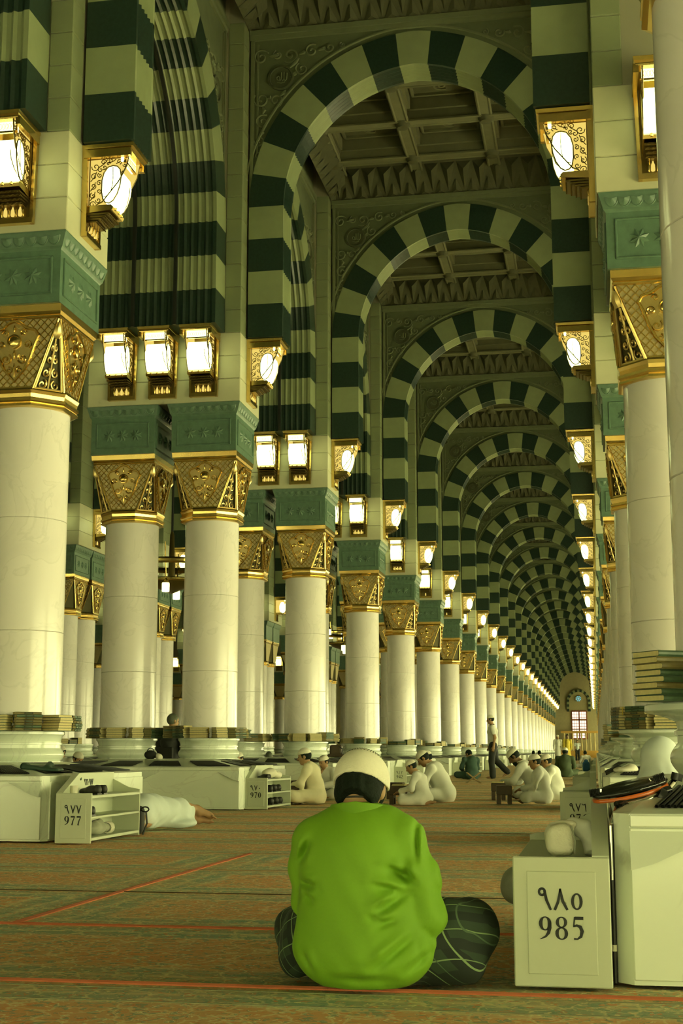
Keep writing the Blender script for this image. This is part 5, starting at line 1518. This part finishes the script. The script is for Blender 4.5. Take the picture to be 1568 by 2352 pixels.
sitter('person in white robe sitting at the back right of the group of three', gp(1276, 1838), LEFT, 0.88, 0.08, 18, 0, 'cloth_white', seed=9, wide=1.15)
sitter('person in olive shirt and white cap seen from behind, far down the right side', gp(1298, 1785), -0.1, 1.08, 0.05, 12, 0, 'cloth_olive', 'cloth_olive', seed=10, wide=1.2)
sitter('person in white cap sitting far behind the first left plinth', pix(151, 1745, 27), 0.9*math.pi, 1.08, 0.08, 15, 0, 'cloth_white', seed=11)
sitter('person in pale cap reaching sideways behind the first left plinth', pix(160, 1745, 21.3), -1.9, 0.93, 0.10, 22, -10, 'cloth_white', seed=12, skin='skin', arms=[[(-0.24, 0.25, 0.45), (-0.16, 0.48, 0.62)], [(0.24, 0.17, 0.29), (0.10, 0.37, 0.24)]])
sitter('person in grey cap and yellow shirt looking over the second left plinth', pix(556, 1745, 23.2), math.pi - 0.4, 0.92, 0.05, 12, 0, 'cloth_yellow', 'cloth_black', seed=13)
sitter('dark-haired bareheaded person far behind the third left plinth', pix(617, 1740, 29.2), 0.2, 0.94, 0.05, 15, 0, 'cloth_olive', 'cloth_black', cap=False, hair='hair_grey', seed=14)
for px_, Y_, lab, rb in ((1226, 70, 'tiny dark figure sitting far down the aisle', 'cloth_black'), (1240, 62, 'tiny brown-haired figure sitting far down the aisle', 'cloth_olive'), (1345, 66, 'tiny white figure sitting far off beside the right racks', 'cloth_white')):
    sitter(lab, pix(px_, 1740, Y_), 0.3, 1.0, 0.05, 10, 0, rb, seed=15, cap=False, hh=0.016)

def stander(label, loc, rz, sc, top, legs, skin='skin', cap=True, pose='stand', robe=False, hh=0.012):
    t = thing('person', label, 'person', (loc[0], loc[1], 0), rz)
    v = lambda *a: np.array(a, float)*sc
    walk = pose == 'walk'
    pel, wai, che, nek, hc = v(0, 0, 0.93), v(0, 0.01, 1.08), v(0, 0.02, 1.30), v(0, 0.03, 1.47), v(0, 0.07, 1.615)
    B = basis(12, 0)
    if walk: kn = [v(-0.10, 0.05, 0.49), v(0.09, -0.06, 0.50)]; an = [v(-0.10, 0.02, 0.08), v(0.09, -0.36, 0.20)]
    else: kn = [v(-0.10, 0.02, 0.49), v(0.10, 0.02, 0.49)]; an = [v(-0.11, -0.02, 0.08), v(0.11, -0.02, 0.08)]
    hip = [v(-0.09, 0, 0.90), v(0.09, 0, 0.90)]
    sh = [v(-0.18, 0.01, 1.40), v(0.18, 0.01, 1.40)]
    el = [v(-0.22, -0.06, 1.12), v(0.22, 0.04, 1.12)]; wr = [v(-0.22, -0.02, 0.88), v(0.21, 0.12, 0.90)]
    sd = SD(0.03); at = head(sd, hc, B, sc); sd.cap(nek, hc - B[:, 2]*0.05*sc, 0.055*sc, 0.05*sc)
    sd.chain([pel, wai, che, nek], [0.12*sc, 0.11*sc, 0.125*sc, 0.055*sc])
    for q in (0, 1):
        sd.chain([che + (sh[q]-che)*0.4, sh[q], el[q], wr[q]], [0.06*sc, 0.055*sc, 0.042*sc, 0.03*sc]); hand(sd, wr[q], wr[q]-el[q], (1 if q else -1, 0, 0.1), sc, 0.4, 1)
        sd.chain([hip[q], kn[q], an[q]], [0.08*sc, 0.06*sc, 0.042*sc]); foot(sd, an[q] - v(0, 0, 0.03), an[q] + (v(0, 0.2, -0.05) if not (walk and q) else v(0, 0.13, -0.15)), sc)
    soft('body', sd, hh, skin, t, zmin=0.0); eyes(t, at)
    tp = SD(0.04); tp.chain([pel + v(0, 0, 0.02), wai, che, nek - v(0, 0, 0.03)], [0.135*sc, 0.135*sc, 0.145*sc, 0.065*sc]); tp.cap(sh[0], sh[1], 0.07*sc)
    for q in (0, 1):
        if robe: tp.chain([sh[q], el[q], wr[q]], [0.075*sc, 0.065*sc, 0.05*sc], 0.02)
        else: tp.cap(sh[q], sh[q] + (el[q]-sh[q])*0.55, 0.072*sc, 0.066*sc, 0.02)
    if robe: tp.cap(pel, v(0, 0, 0.12), 0.16*sc, 0.20*sc); tp.cap(v(-0.08, 0, 0.5), v(-0.1, 0, 0.12), 0.13*sc)
    soft('robe' if robe else 'shirt', tp, 0.014, top, t, disp=wrinkle(0.003), fn=None if robe else (lambda P, d: np.maximum(d, 0.88*sc - P[:, 2])))
    if not robe:
        lg = SD(0.03)
        lg.cap(hip[0], hip[1], 0.115*sc)
        for q in (0, 1): lg.chain([hip[q], kn[q], an[q]], [0.11*sc, 0.085*sc, 0.088*sc], 0.03)
        soft('trousers', lg, 0.014, legs, t, disp=wrinkle(0.003, seed=4), zmin=0.01)
    b = MB(); b.tube([nek + v(0.062*math.cos(a), 0.062*math.sin(a), 0.012*math.sin(-a)) for a in [2*math.pi*i/14 for i in range(14)]], 0.013*sc, 5, closed=True); build(b, 'collar', legs if not robe else top, t, 60)
    hair_part(t, hc, B, sc, 'hair')
    if cap: cap_part(t, hc, B, sc)
    return t
stander('person in white shirt, dark trousers and white cap walking across the aisle', gp(1134, 1789), LEFT, 1.01, 'cloth_white', 'cloth_black', pose='walk')
stander('tiny person in long white robe standing far down the aisle', pix(1281, 1727, 85), math.pi, 1.0, 'cloth_white', 'cloth_white', robe=True, hh=0.02)
stander('tiny person in long yellow robe standing far down the aisle', pix(1303, 1727, 85), math.pi, 1.02, 'cloth_yellow', 'cloth_yellow', skin='skin_dark', robe=True, cap=False, hh=0.02)
stander('tiny figure with dark trousers standing near the end wall balustrade', pix(1326, 1727, 120), math.pi, 1.0, 'cloth_pale_blue', 'cloth_black', cap=False, hh=0.025)

# person in black seated on a chair between the twin columns
cp = pix(392, 1700, 23.0)
def chair_person():
    t = thing('person', 'grey-haired person in black suit sitting on a chair behind the second left pier', 'person', (cp[0], cp[1], 0), -0.35)
    v = lambda *a: np.array(a, float)
    pel, che, nek, hc = v(0, 0, 0.56), v(0, 0.0, 0.90), v(0, 0.02, 1.10), v(0.005, 0.05, 1.255); B = basis(8, -20)
    sd = SD(0.03); at = head(sd, hc, B, 1.05); sd.cap(nek, hc - B[:, 2]*0.05, 0.055, 0.05); sd.chain([pel, che, nek], [0.13, 0.13, 0.06])
    j = SD(0.04); j.chain([pel, v(0, 0, 0.72), che, nek - v(0, 0, 0.02)], [0.165, 0.155, 0.17, 0.075]); j.cap(v(-0.19, 0, 1.03), v(0.19, 0, 1.03), 0.075)
    tr = SD(0.04)
    for q in (-1, 1):
        sh, el, wr = v(q*0.2, 0, 1.03), v(q*0.26, 0.03, 0.78), v(q*0.14, 0.26, 0.66)
        sd.chain([che, sh, el, wr], [0.06, 0.05, 0.04, 0.03]); hand(sd, wr, v(-q*0.1, 0.2, 0), (0, 0, 1)); j.chain([sh, el, wr], [0.078, 0.068, 0.055], 0.02)
        hp, kn, an = v(q*0.1, 0, 0.54), v(q*0.13, 0.42, 0.50), v(q*0.12, 0.42, 0.09)
        sd.chain([hp, kn, an], [0.08, 0.06, 0.045]); foot(sd, an - v(0, 0, 0.03), an + v(0, 0.2, -0.05)); tr.chain([hp, kn, an], [0.11, 0.085, 0.075])
    soft('body', sd, 0.011, 'skin', t, zmin=0.0); eyes(t, at)
    soft('jacket', j, 0.013, 'cloth_black', t, disp=wrinkle(0.003)); soft('trousers', tr, 0.014, 'cloth_black', t); hair_part(t, hc, B, 1.05, 'hair_grey', low=-0.06)
    c = thing('chair', 'dark chair under the person in the black suit', 'chair', (cp[0], cp[1], 0), -0.35)
    b = MB(); b.bbox(-0.21, 0.21, -0.2, 0.22, 0.40, 0.435, 0.01); build(b, 'seat', 'cloth_black', c)
    b = MB(); b.bbox(-0.21, 0.21, -0.235, -0.205, 0.52, 0.82, 0.01); build(b, 'backrest', 'cloth_black', c)
    for q in (-1, 1):
        for yy, zt in ((-0.215, 0.8), (0.19, 0.40)):
            b = MB(); b.tube([(q*0.2, yy, 0.0), (q*0.2, yy, zt)], 0.014, 8); build(b, 'leg', 'track_black', c)
chair_person()

# person under a white shawl at the right
sp_ = pix(1520, 1760, 9.35)
def shawl_person():
    t = thing('person', 'person under a long white shawl sitting behind the nearest right plinth', 'person', (sp_[0], sp_[1], 0), 0.2)
    v = lambda *a: np.array(a, float)
    hc = v(0, 0.05, 0.70); B = basis(15, 0); sd = SD(0.03); at = head(sd, hc, B, 1.0); sd.chain([v(0, 0, 0.12), v(0, 0, 0.4), v(0, 0.01, 0.56), hc - v(0, 0, 0.05)], [0.13, 0.12, 0.06, 0.05])
    for q in (-1, 1):
        sd.chain([v(0, 0, 0.5), v(q*0.16, 0.02, 0.5), v(q*0.22, 0.08, 0.28), v(q*0.1, 0.26, 0.2)], [0.06, 0.05, 0.04, 0.03]); hand(sd, v(q*0.1, 0.26, 0.2), v(-q*0.1, 0.2, 0), (0, 0, 1)); sd.chain([v(q*0.1, 0, 0.1), v(q*0.28, 0.24, 0.1), v(-q*0.05, 0.32, 0.06)], [0.08, 0.06, 0.04]); foot(sd, v(-q*0.05, 0.32, 0.06), v(-q*0.22, 0.33, 0.05))
    soft('body', sd, 0.011, 'skin', t, zmin=0.0); eyes(t, at)
    s_ = SD(0.05); s_.ell(hc + v(0, -0.01, 0.025), v(0.112, 0.128, 0.118)); s_.cap(hc - v(0, 0.02, 0.02), v(0, -0.01, 0.45), 0.125, 0.19); s_.cap(v(0, -0.01, 0.45), v(0, 0.0, 0.08), 0.19, 0.26); s_.cap(v(-0.2, 0.15, 0.12), v(0.2, 0.15, 0.12), 0.12)
    fold = lambda P: 0.008*np.sin(9*np.arctan2(P[:, 0], P[:, 1] + 0.3)*2 + 4*P[:, 2])*np.clip((0.72 - P[:, 2])*3, 0, 1)
    soft('shawl', s_, 0.011, 'cloth_pale_blue', t, disp=fold, zmin=0.004, fn=lambda P, d: np.maximum(d, -(np.sqrt((P[:, 0]/0.07)**2 + ((P[:, 1] - 0.19)/0.06)**2 + ((P[:, 2] - 0.69)/0.085)**2) - 1)*0.05))
shawl_person()

# person lying down behind the rack numbered 977
def lying_person():
    t = thing('person', 'person in pale robe lying on the carpet with bare feet, behind rack 977', 'person', (-4.2, 13.32, 0))
    v = lambda x, y, z: np.array((x + 4.2, y - 13.2, z), float)
    sd = SD(0.03); hc = v(-4.24, 12.58, 0.15); B = R3(0, 0, 180) @ R3(0, 80, 0) @ R3(-10, 0, 0)
    at = head(sd, hc, B, 1.0)
    hipA, hipB = v(-4.27, 13.12, 0.11), v(-4.25, 13.12, 0.23)
    sd.chain([hc, v(-4.26, 12.74, 0.16), v(-4.27, 12.9, 0.17), v(-4.27, 13.1, 0.17)], [0.05, 0.10, 0.12, 0.12])
    A1, A2 = v(-4.13, 13.56, 0.10), v(-4.00, 13.78, 0.085); B1, B2 = v(-4.09, 13.52, 0.21), v(-3.98, 13.74, 0.175)
    sd.chain([hipA, A1, A2], [0.085, 0.055, 0.034]); sd.chain([hipB, B1, B2], [0.085, 0.058, 0.036])
    foot(sd, A2, A2 + np.array((0.17, 0.12, -0.05)), 1.05); foot(sd, B2, B2 + np.array((0.19, 0.10, -0.10)), 1.15)
    for q in (0, 1): sd.chain([v(-4.26, 12.78, 0.12 + 0.12*q), v(-4.20, 12.85, 0.08 + 0.1*q), v(-4.20, 12.68, 0.06 + 0.06*q)], [0.05, 0.04, 0.03]); hand(sd, v(-4.20, 12.68, 0.06 + 0.06*q), (0.0, -0.15, 0), (0, 0, 1))
    soft('body', sd, 0.009, 'skin', t, zmin=0.0); eyes(t, at)
    r_ = SD(0.05); r_.chain([v(-4.26, 12.74, 0.16), v(-4.27, 12.95, 0.18), v(-4.26, 13.14, 0.19)], [0.13, 0.15, 0.155]); r_.chain([v(-4.26, 13.14, 0.17), (A1 + B1)/2, (A2*0.45 + A1*0.55 + B2*0.45 + B1*0.55)/2], [0.15, 0.125, 0.095]); r_.ell(v(-4.08, 13.50, 0.05), (0.16, 0.22, 0.05))
    soft('robe', r_, 0.011, 'cloth_pale_blue', t, disp=wrinkle(0.006, 30, 5), zmin=0.003)
    hair_part(t, hc, B, 1.0)
lying_person()
# ------------------------------------------------------------------ belongings on racks, plinths and floor
def shoe(label, loc, rz, m='shoe_dark', s=1.0, name='shoe', cat='shoe'):
    t = thing(name, label, cat, loc, rz)
    sd = SD(0.02).cap((0, -0.085*s, 0.035*s), (0, 0.0, 0.032*s), 0.034*s, 0.036*s).cap((0, 0.0, 0.03*s), (0, 0.085*s, 0.024*s), 0.036*s, 0.026*s).cap((0, -0.08*s, 0.06*s), (0, -0.03*s, 0.055*s), 0.030*s, 0.028*s).ell((0, -0.06*s, 0.10*s), (0.022*s, 0.05*s, 0.035*s), 0.008, -1)
    soft('upper', sd, 0.007*s, m, t, zmin=0.006)
    b = MB(); b.prism([(-0.03*s, -0.11*s), (0.03*s, -0.11*s), (0.036*s, 0.0), (0.034*s, 0.06*s), (0.0, 0.115*s), (-0.034*s, 0.06*s), (-0.036*s, 0.0)], 'z', 0, 0.012); build(b, 'sole', 'rubber_black', t)
    return t
# on and in the rack numbered 985
def folded_bag():
    p = pix(1306, 1958, 4.95)
    t = thing('cloth_bag', 'folded white cloth bag lying on top of the rack numbered 985', 'bag', (p[0], 4.95, 0.388))
    a = SD(0.02); a.box((-0.028, -0.01, 0.058), (0.048, 0.06, 0.055), 0.035, None, 1, R3(0, -6, 5)); a.cap((-0.05, 0.0, 0.10), (0.015, 0.0, 0.108), 0.012, 0.010, 0.02)
    soft('front_lobe', a, 0.006, 'cap_white', t, disp=wrinkle(0.0025, 50, 1), zmin=0.0)
    c = SD(0.015); c.chain([(0.015, 0.05, 0.10), (0.055, 0.045, 0.088), (0.078, 0.04, 0.045), (0.072, 0.035, 0.015)], [0.030, 0.030, 0.028, 0.022])
    soft('rear_lobe', c, 0.006, 'cloth_white', t, zmin=0.0)
    b = MB(); b.tube([(0.020, -0.062, 0.012), (0.023, -0.066, 0.06), (0.012, -0.055, 0.105)], 0.003, 5); build(b, 'seam', 'bag_grey', t)
folded_bag()
t = thing('cloth_bag', 'pale rounded bag poking out of the rack numbered 985', 'bag', (-0.285, 5.05, 0.216))
soft('bag', SD(0.02).ell((0, 0, 0.065), (0.060, 0.075, 0.064)), 0.008, 'bag_grey', t, disp=wrinkle(0.002, 40), zmin=0.0)
# folding cane seat lying over the nearest right plinth
def cane_seat():
    Y_ = 5.0
    w = lambda px, py, Y=Y_: pix(px, py, Y)
    c = (w(1360, 1835) + w(1530, 1790))/2
    t = thing('cane_seat', 'folded black walking-cane seat with orange stripe on the nearest right plinth', 'cane seat', tuple(c))
    A_, B_ = w(1362, 1838) - c, w(1530, 1795, 5.15) - c
    d = (B_ - A_)/np.linalg.norm(B_ - A_); up = np.array((0, -0.08, 0.99)); up -= d*(up @ d); up /= np.linalg.norm(up); x = np.cross(up, d)
    L_ = np.linalg.norm(B_ - A_)
    Bm = np.stack([d, x, up], 1)
    soft('seat', SD(0.01).ell((A_ + B_)/2 + up*0.012, (L_/2, 0.075, 0.022), None, 1, Bm), 0.005, 'seat_gloss', t)
    b = MB(); mid = (A_ + B_)/2
    b.tube([mid + d*L_*0.47*math.cos(a) + x*0.073*math.sin(a) - up*0.006 for a in [2*math.pi*i/40 for i in range(40)]], 0.0075, 6, closed=True); build(b, 'orange_rim', 'seat_orange', t, 60)
    b = MB(); b.tube([A_ + d*0.05 - up*0.022 - x*0.06, B_ - d*0.03 - up*0.016 - x*0.06], 0.015, 8); build(b, 'support_bar', 'seat_gloss', t, 60)
    def grip(p0, p1):
        b = MB(); n_ = 7; p0, p1 = np.array(p0), np.array(p1)
        b.tube([p0 + (p1-p0)*i/14 for i in range(15)], [0.0125 + (0.002 if i % 2 else -0.001) for i in range(15)], 10); build(b, 'grip', 'rubber_black', t, 60)
    grip(w(1353, 1822) - c, w(1378, 1818) - c); grip(w(1500, 1791) - c, w(1526, 1782) - c)
    b = MB(); b.tube([w(1379, 1832) - c, w(1379, 1812) - c], 0.004, 6); b.tube([w(1495, 1794) - c, w(1490, 1788) - c], 0.004, 6); build(b, 'clamp', 'steel', t, 60)
    b = MB(); b.tube([w(1440, 1850, 4.95) - c, w(1480, 1840, 5.0) - c, w(1528, 1815, 5.1) - c, w(1556, 1785, 5.2) - c], 0.012, 8); build(b, 'tube', 'steel', t, 60)
    b = MB(); b.tube([w(1536, 1812, 5.1) - c, w(1548, 1798, 5.12) - c], 0.006, 6); build(b, 'bracket', 'cap_white', t, 60)
    b = MB(); b.tube([w(1552, 1792, 5.15) - c, w(1556, 1776, 5.15) - c], 0.022, 8); build(b, 'rubber_foot', 'rubber_black', t, 60)
    b = MB(); b.tube([w(1512, 1826, 5.05) - c, w(1526, 1834, 5.05) - c], 0.028, 10); build(b, 'hinge', 'rubber_black', t, 60)
    # leg hanging in the gap beside the plinth
    g0 = np.array((0.040, 4.80, 0.50)) - c; g1 = np.array((0.0415, 4.80, 0.0)) - c
    b = MB(); b.tube([g0, g0 + (g1-g0)*0.35], 0.006, 8); build(b, 'leg', 'steel', t, 60)
    b = MB(); b.tube([g0 + (g1-g0)*0.35, g1], 0.0075, 8); build(b, 'leg', 'rubber_black', t, 60)
    b = MB(); b.tube([g0 + (g1-g0)*0.76, g0 + (g1-g0)*0.80], 0.0085, 8); build(b, 'leg_ring', 'cap_white', t, 60)
    b = MB(); b.tube([A_ + d*0.1 - up*0.02, g0], 0.007, 8); build(b, 'leg_strut', 'steel', t, 60)
cane_seat()
# rack 977
R977 = (-4.40, 11.16)
p = pix(150, 1770, 11.75)
t = thing('folded_jacket', 'dark green folded jacket lying on the first left plinth', 'jacket', (-4.78, 11.75, 0.575), 0.2)
soft('cloth', SD(0.02).box((0, 0, 0.02), (0.17, 0.13, 0.022), 0.02, None, 1, R3(0, 6, 0)).cap((-0.14, -0.08, 0.04), (-0.15, 0.1, 0.045), 0.028).cap((0.06, -0.09, 0.03), (0.05, 0.1, 0.05), 0.03), 0.009, 'bag_green', t, disp=wrinkle(0.004, 30), zmin=0.0)
shoe('dark shoe, nearer of the pair on top of the rack numbered 977', (-4.21, 11.42, 0.385), 1.2)
shoe('dark shoe, farther of the pair on top of the rack numbered 977', (-4.21, 11.55, 0.385), 1.3)
b = MB(); b.lathe([(0.03, 0), (0.035, 0.07), (0.033, 0.075)], 12); t = build(b, 'paper_cup', 'cap_white', None, 40, loc=(-4.32, 11.34, 0.385)); tag(t, 'small white paper cup on top of the rack numbered 977', 'cup')
b = MB(); b.bbox(-0.03, 0.03, -0.02, 0.02, 0, 0.018, 0.005); t = build(b, 'green_packet', 'bag_green', None, loc=(-4.37, 11.56, 0.505)); tag(t, 'tiny green packet on the back panel of rack 977', 'packet'); t.rotation_euler = (0.4, 0, 0.3)
t = thing('cloth_bag', 'grey knotted cloth bag in the bottom of the rack numbered 977', 'bag', (-4.20, 11.55, 0.046))
soft('bag', SD(0.03).ell((0, 0, 0.06), (0.075, 0.16, 0.058)).cap((0.02, 0.16, 0.045), (0.03, 0.24, 0.04), 0.038, 0.03).cap((0.0, -0.05, 0.1), (0.02, 0.05, 0.115), 0.02), 0.009, 'bag_grey', t, disp=wrinkle(0.006, 40, 2), zmin=0.0)
b = MB()
for i in range(3): b.tube([(0.03 + 0.045*math.cos(a), 0.20 + 0.03*i, 0.05 + 0.045*math.sin(a)) for a in [2*math.pi*j/12 for j in range(12)]], 0.008, 6, closed=True)
build(b, 'knotted_strap', 'cap_white', t, 60)
shoe('dark shoe on the middle shelf of the rack numbered 977', (-4.22, 11.30, 0.216), 1.3)
# black backpack
t = thing('backpack', 'small black backpack standing against the end of rack 977', 'backpack', (-4.17, 12.50, 0), 0.0)
soft('bag', SD(0.03).box((0, 0, 0.12), (0.085, 0.07, 0.12), 0.04).ell((0, 0, 0.23), (0.07, 0.06, 0.03)), 0.010, 'cloth_black', t, zmin=0.0)
b = MB(); b.tube([(0.07, -0.05, 0.22), (0.13, -0.07, 0.2), (0.14, -0.07, 0.10), (0.10, -0.06, 0.0)], 0.012, 6, flat=0.5); build(b, 'strap', 'cloth_black', t, 60)
b = MB(); b.tube([(0.12 + 0.035*math.cos(a), -0.07, 0.225 + 0.022*math.sin(a)) for a in [2*math.pi*i/12 for i in range(12)]], 0.007, 6, closed=True); build(b, 'handle', 'cloth_black', t, 60)
# rack 970
t = thing('cloth_bag', 'white soft bag on top of the rack numbered 970', 'bag', (-4.32, 18.55, 0.386)); soft('bag', SD(0.03).ell((0, 0, 0.07), (0.10, 0.14, 0.07)).ell((0.04, 0.22, 0.05), (0.08, 0.12, 0.05)), 0.011, 'cap_white', t, disp=wrinkle(0.004, 30), zmin=0.0)
for i, (yy, zz, nm) in enumerate(((18.40, 0.215, 'nearest on the middle shelf'), (18.62, 0.215, 'second on the middle shelf'), (18.88, 0.215, 'farthest on the middle shelf'), (18.45, 0.045, 'nearest on the bottom shelf'), (18.72, 0.045, 'second on the bottom shelf'), (18.98, 0.045, 'farthest on the bottom shelf'))):
    shoe(f'dark shoe, {nm} of the rack numbered 970', (-4.36, yy, zz + 0.002), 1.5 + 0.2*(i % 3), 'shoe_dark', 1.1)
for i, yy in enumerate((18.36, 18.46)): shoe(f'{("near", "far")[i]} black shoe on top of the rack numbered 970', (-4.36, yy, 0.386), 1.2, 'shoe_dark', 0.8)
# between the bases of the second left pier
t = thing('handbag', 'round black handbag on the plinth between the second twin bases', 'bag', (-6.04, 18.72, 0.64)); soft('bag', SD(0.02).ell((0, 0, 0.06), (0.09, 0.06, 0.062)), 0.009, 'cloth_black', t, zmin=0.0)
b = MB(); b.tube([(0.05*math.cos(a), 0, 0.10 + 0.05*math.sin(a)) for a in [math.pi*i/10 for i in range(11)]], 0.006, 6); build(b, 'handle', 'cloth_black', t, 60)
t = thing('cloth', 'crumpled white cloth beside the round black handbag', 'cloth', (-5.91, 18.70, 0.64)); soft('fabric', SD(0.02).ell((0, 0, 0.035), (0.045, 0.05, 0.04)).cap((-0.02, 0, 0.06), (0.03, 0, 0.02), 0.02), 0.008, 'cap_white', t, zmin=0.0)
t = thing('backpack', 'dark brown backpack on the plinth behind the third left pier', 'backpack', (pix(772, 1725, 26.9)[0], 26.9, 0.645)); soft('bag', SD(0.03).box((0, 0, 0.13), (0.12, 0.08, 0.10), 0.04).box((0, 0, 0.02), (0.2, 0.1, 0.03), 0.02), 0.012, 'wood_dark', t, zmin=0.0)
b = MB(); b.tube([(0.06, -0.07, 0.2), (0.14, -0.08, 0.15), (0.12, -0.07, 0.04)], 0.012, 6); build(b, 'strap', 'track_black', t, 60)
# right side
q = pix(1436, 1782, 11.75)
t = thing('cloth', 'white cloth draped over the grille of the second right plinth', 'cloth', (q[0], 11.75, 0.575)); soft('fabric', SD(0.02).ell((0, 0, 0.02), (0.10, 0.10, 0.028)).ell((0.05, 0, 0.03), (0.05, 0.06, 0.04)), 0.010, 'cap_white', t, zmin=0.0)
q = pix(1357, 1750, 26.0)
t = thing('blue_bag', 'small bright blue bag on the racks along the right side', 'bag', (-0.18, 26.0, 0.388)); soft('bag', SD(0.02).box((0, 0, 0.09), (0.065, 0.06, 0.09), 0.04).ell((0, 0, 0.18), (0.035, 0.035, 0.03)), 0.011, 'cloth_blue', t, zmin=0.0)
b = MB(); b.tube([(0.03*math.cos(a), 0, 0.19 + 0.03*math.sin(a)) for a in [math.pi*i/8 for i in range(9)]], 0.006, 5); build(b, 'handle', 'cloth_blue', t, 60)
# low book stands
def low_table(label, x, y, rz, w=0.30, m='wood_dark'):
    t = thing('book_stand', label, 'book stand', (x, y, 0), rz)
    b = MB(); b.bbox(-w/2, w/2, -0.14, 0.14, 0.13, 0.26, 0.008); build(b, 'top', m, t)
    for sx in (-1, 1):
        b = MB(); b.prism([(-0.14, 0), (-0.06, 0), (-0.03, 0.09), (0.03, 0.09), (0.06, 0), (0.14, 0), (0.14, 0.13), (-0.14, 0.13)], 'x', *sorted((sx*(w/2 - 0.06), sx*(w/2 - 0.005)))); build(b, 'leg', m, t)
    return t
q = gp(1156, 1847); low_table('dark wooden low book stand in front of the bearded reader', q[0], q[1] + 0.15, 0.1, 0.22)
q2 = gp(1143, 1838); low_table('second low book stand with an open book, behind the first', q2[0], q2[1] + 0.15, 0.1, 0.22)
def open_book(label, loc, rz, s=1.0):
    t = thing('open_book', label, 'book', loc, rz)
    for sx in (-1, 1):
        b = MB(); n_ = 6
        top_ = [(sx*0.13*s*i/n_, 0.012*math.sin(math.pi*min(1, i/n_*1.3)) + 0.012) for i in range(n_+1)]
        b.prism(top_ + [(sx*0.13*s, 0.0), (0, 0.0)], 'y', -0.09*s, 0.09*s); build(b, 'page_block', 'book_pages', t)
    b = MB(); b.box(-0.135*s, 0.135*s, -0.094*s, 0.094*s, -0.004, 0.0); build(b, 'cover', 'book_cover', t)
open_book('open book lying on the stand of the bearded reader', (q2[0], q2[1] + 0.15, 0.264), LEFT)
q = gp(918, 1848); low_table('dark wooden low book stand beside the kneeling child', q[0] - 0.02, q[1] + 0.1, 0.0, 0.26)
open_book('open book on the stand beside the kneeling child', (q[0] - 0.02, q[1] + 0.1, 0.264), LEFT)
q = gp(900, 1838); low_table('dark low book stand farther back beside the kneeling child', q[0] - 0.02, q[1] + 0.55, 0.0, 0.26)
q = gp(668, 1848); low_table('dark book stand in front of the person in the cream robe', q[0] - 0.02, q[1] + 0.30, 0.0, 0.2)
b = MB(); b.bbox(-0.11, 0.11, -0.10, 0.10, 0, 0.07, 0.03); t = build(b, 'cushion', 'wood_dark', None, loc=(q[0] + 0.03, q[1] + 0.31, 0.262)); tag(t, 'dark brown bolster on the stand before the cream robe', 'cushion')
# folding X-shaped stand
q = gp(1086, 1799)
t = thing('folding_book_stand', 'wooden X-shaped folding book stand beside the teal-shirted reader', 'book stand', (q[0], q[1] + 0.1, 0), 0.2)
for sx in (-1, 1):
    b = MB(); b.prism([(sx*-0.19, 0.0), (sx*-0.15, 0.0), (sx*0.17, 0.24), (sx*0.15, 0.26)], 'y', -0.09, 0.09); build(b, 'leaf', 'wood_light', t)
# chandelier in the left hall
def chandelier(px, py, Y, label, s=1.0):
    c = pix(px, py, Y)
    t = thing('chandelier', label, 'chandelier', tuple(c))
    for r_, z_, h_ in ((1.15, 0.0, 0.16), (0.80, -0.42, 0.10)):
        b = MB(); b.lathe([(r_*s, z_), ((r_ + 0.05)*s, z_ + h_*0.3), ((r_ + 0.05)*s, z_ + h_*0.7), (r_*s, z_ + h_), ((r_ - 0.04)*s, z_ + h_*0.5), (r_*s, z_)], 40, cap=False); build(b, 'ring', 'brass', t, 40)
    b = MB(); b.lathe([(0.02, -0.7), (0.25*s, -0.6), (0.7*s, -0.45), (0.75*s, -0.40), (0.1*s, -0.3), (0.06, 0.9), (0.03, 1.0)], 24); build(b, 'bowl', 'dark_brass', t, 40)
    b = MB(); b.tube([(0, 0, 0.9), (0, 0, Z_CEIL + 0.2 - c[2])], 0.03, 6); build(b, 'chain', 'track_black', t)
    lb = MB(); lb.lathe([(0.09, 0.0), (0.10, 0.02), (0.10, 0.22), (0.09, 0.24)], 8); lm = lb.mesh('lantern_glass', 'lamp_band')
    kb = MB(); kb.lathe([(0.11, 0.24), (0.06, 0.32), (0.015, 0.36), (0.01, 0.46)], 8); km = kb.mesh('lantern_cap', 'brass')
    for i in range(12):
        a = 2*math.pi*(i + 0.28)/12
        r_ = 1.28*s if i % 2 == 0 else 0.95*s; z_ = -0.05 if i % 2 == 0 else -0.75
        l_ = link('lantern_glass', lm, t, (r_*math.cos(a), r_*math.sin(a), z_)); link('lantern_cap', km, l_)
        b = MB(); b.tube([(1.1*s*math.cos(a), 1.1*s*math.sin(a), 0.1), (1.2*s*math.cos(a), 1.2*s*math.sin(a), 0.55), (r_*math.cos(a), r_*math.sin(a), 0.42 + z_)], 0.015, 5); build(b, 'arm', 'brass', t, 60)
chandelier(394, 1305, 36, 'brass ring chandelier with lit lanterns seen between the second twin columns')
chandelier(790, 1460, 62, 'small brass chandelier glimpsed beside the fourth left column')
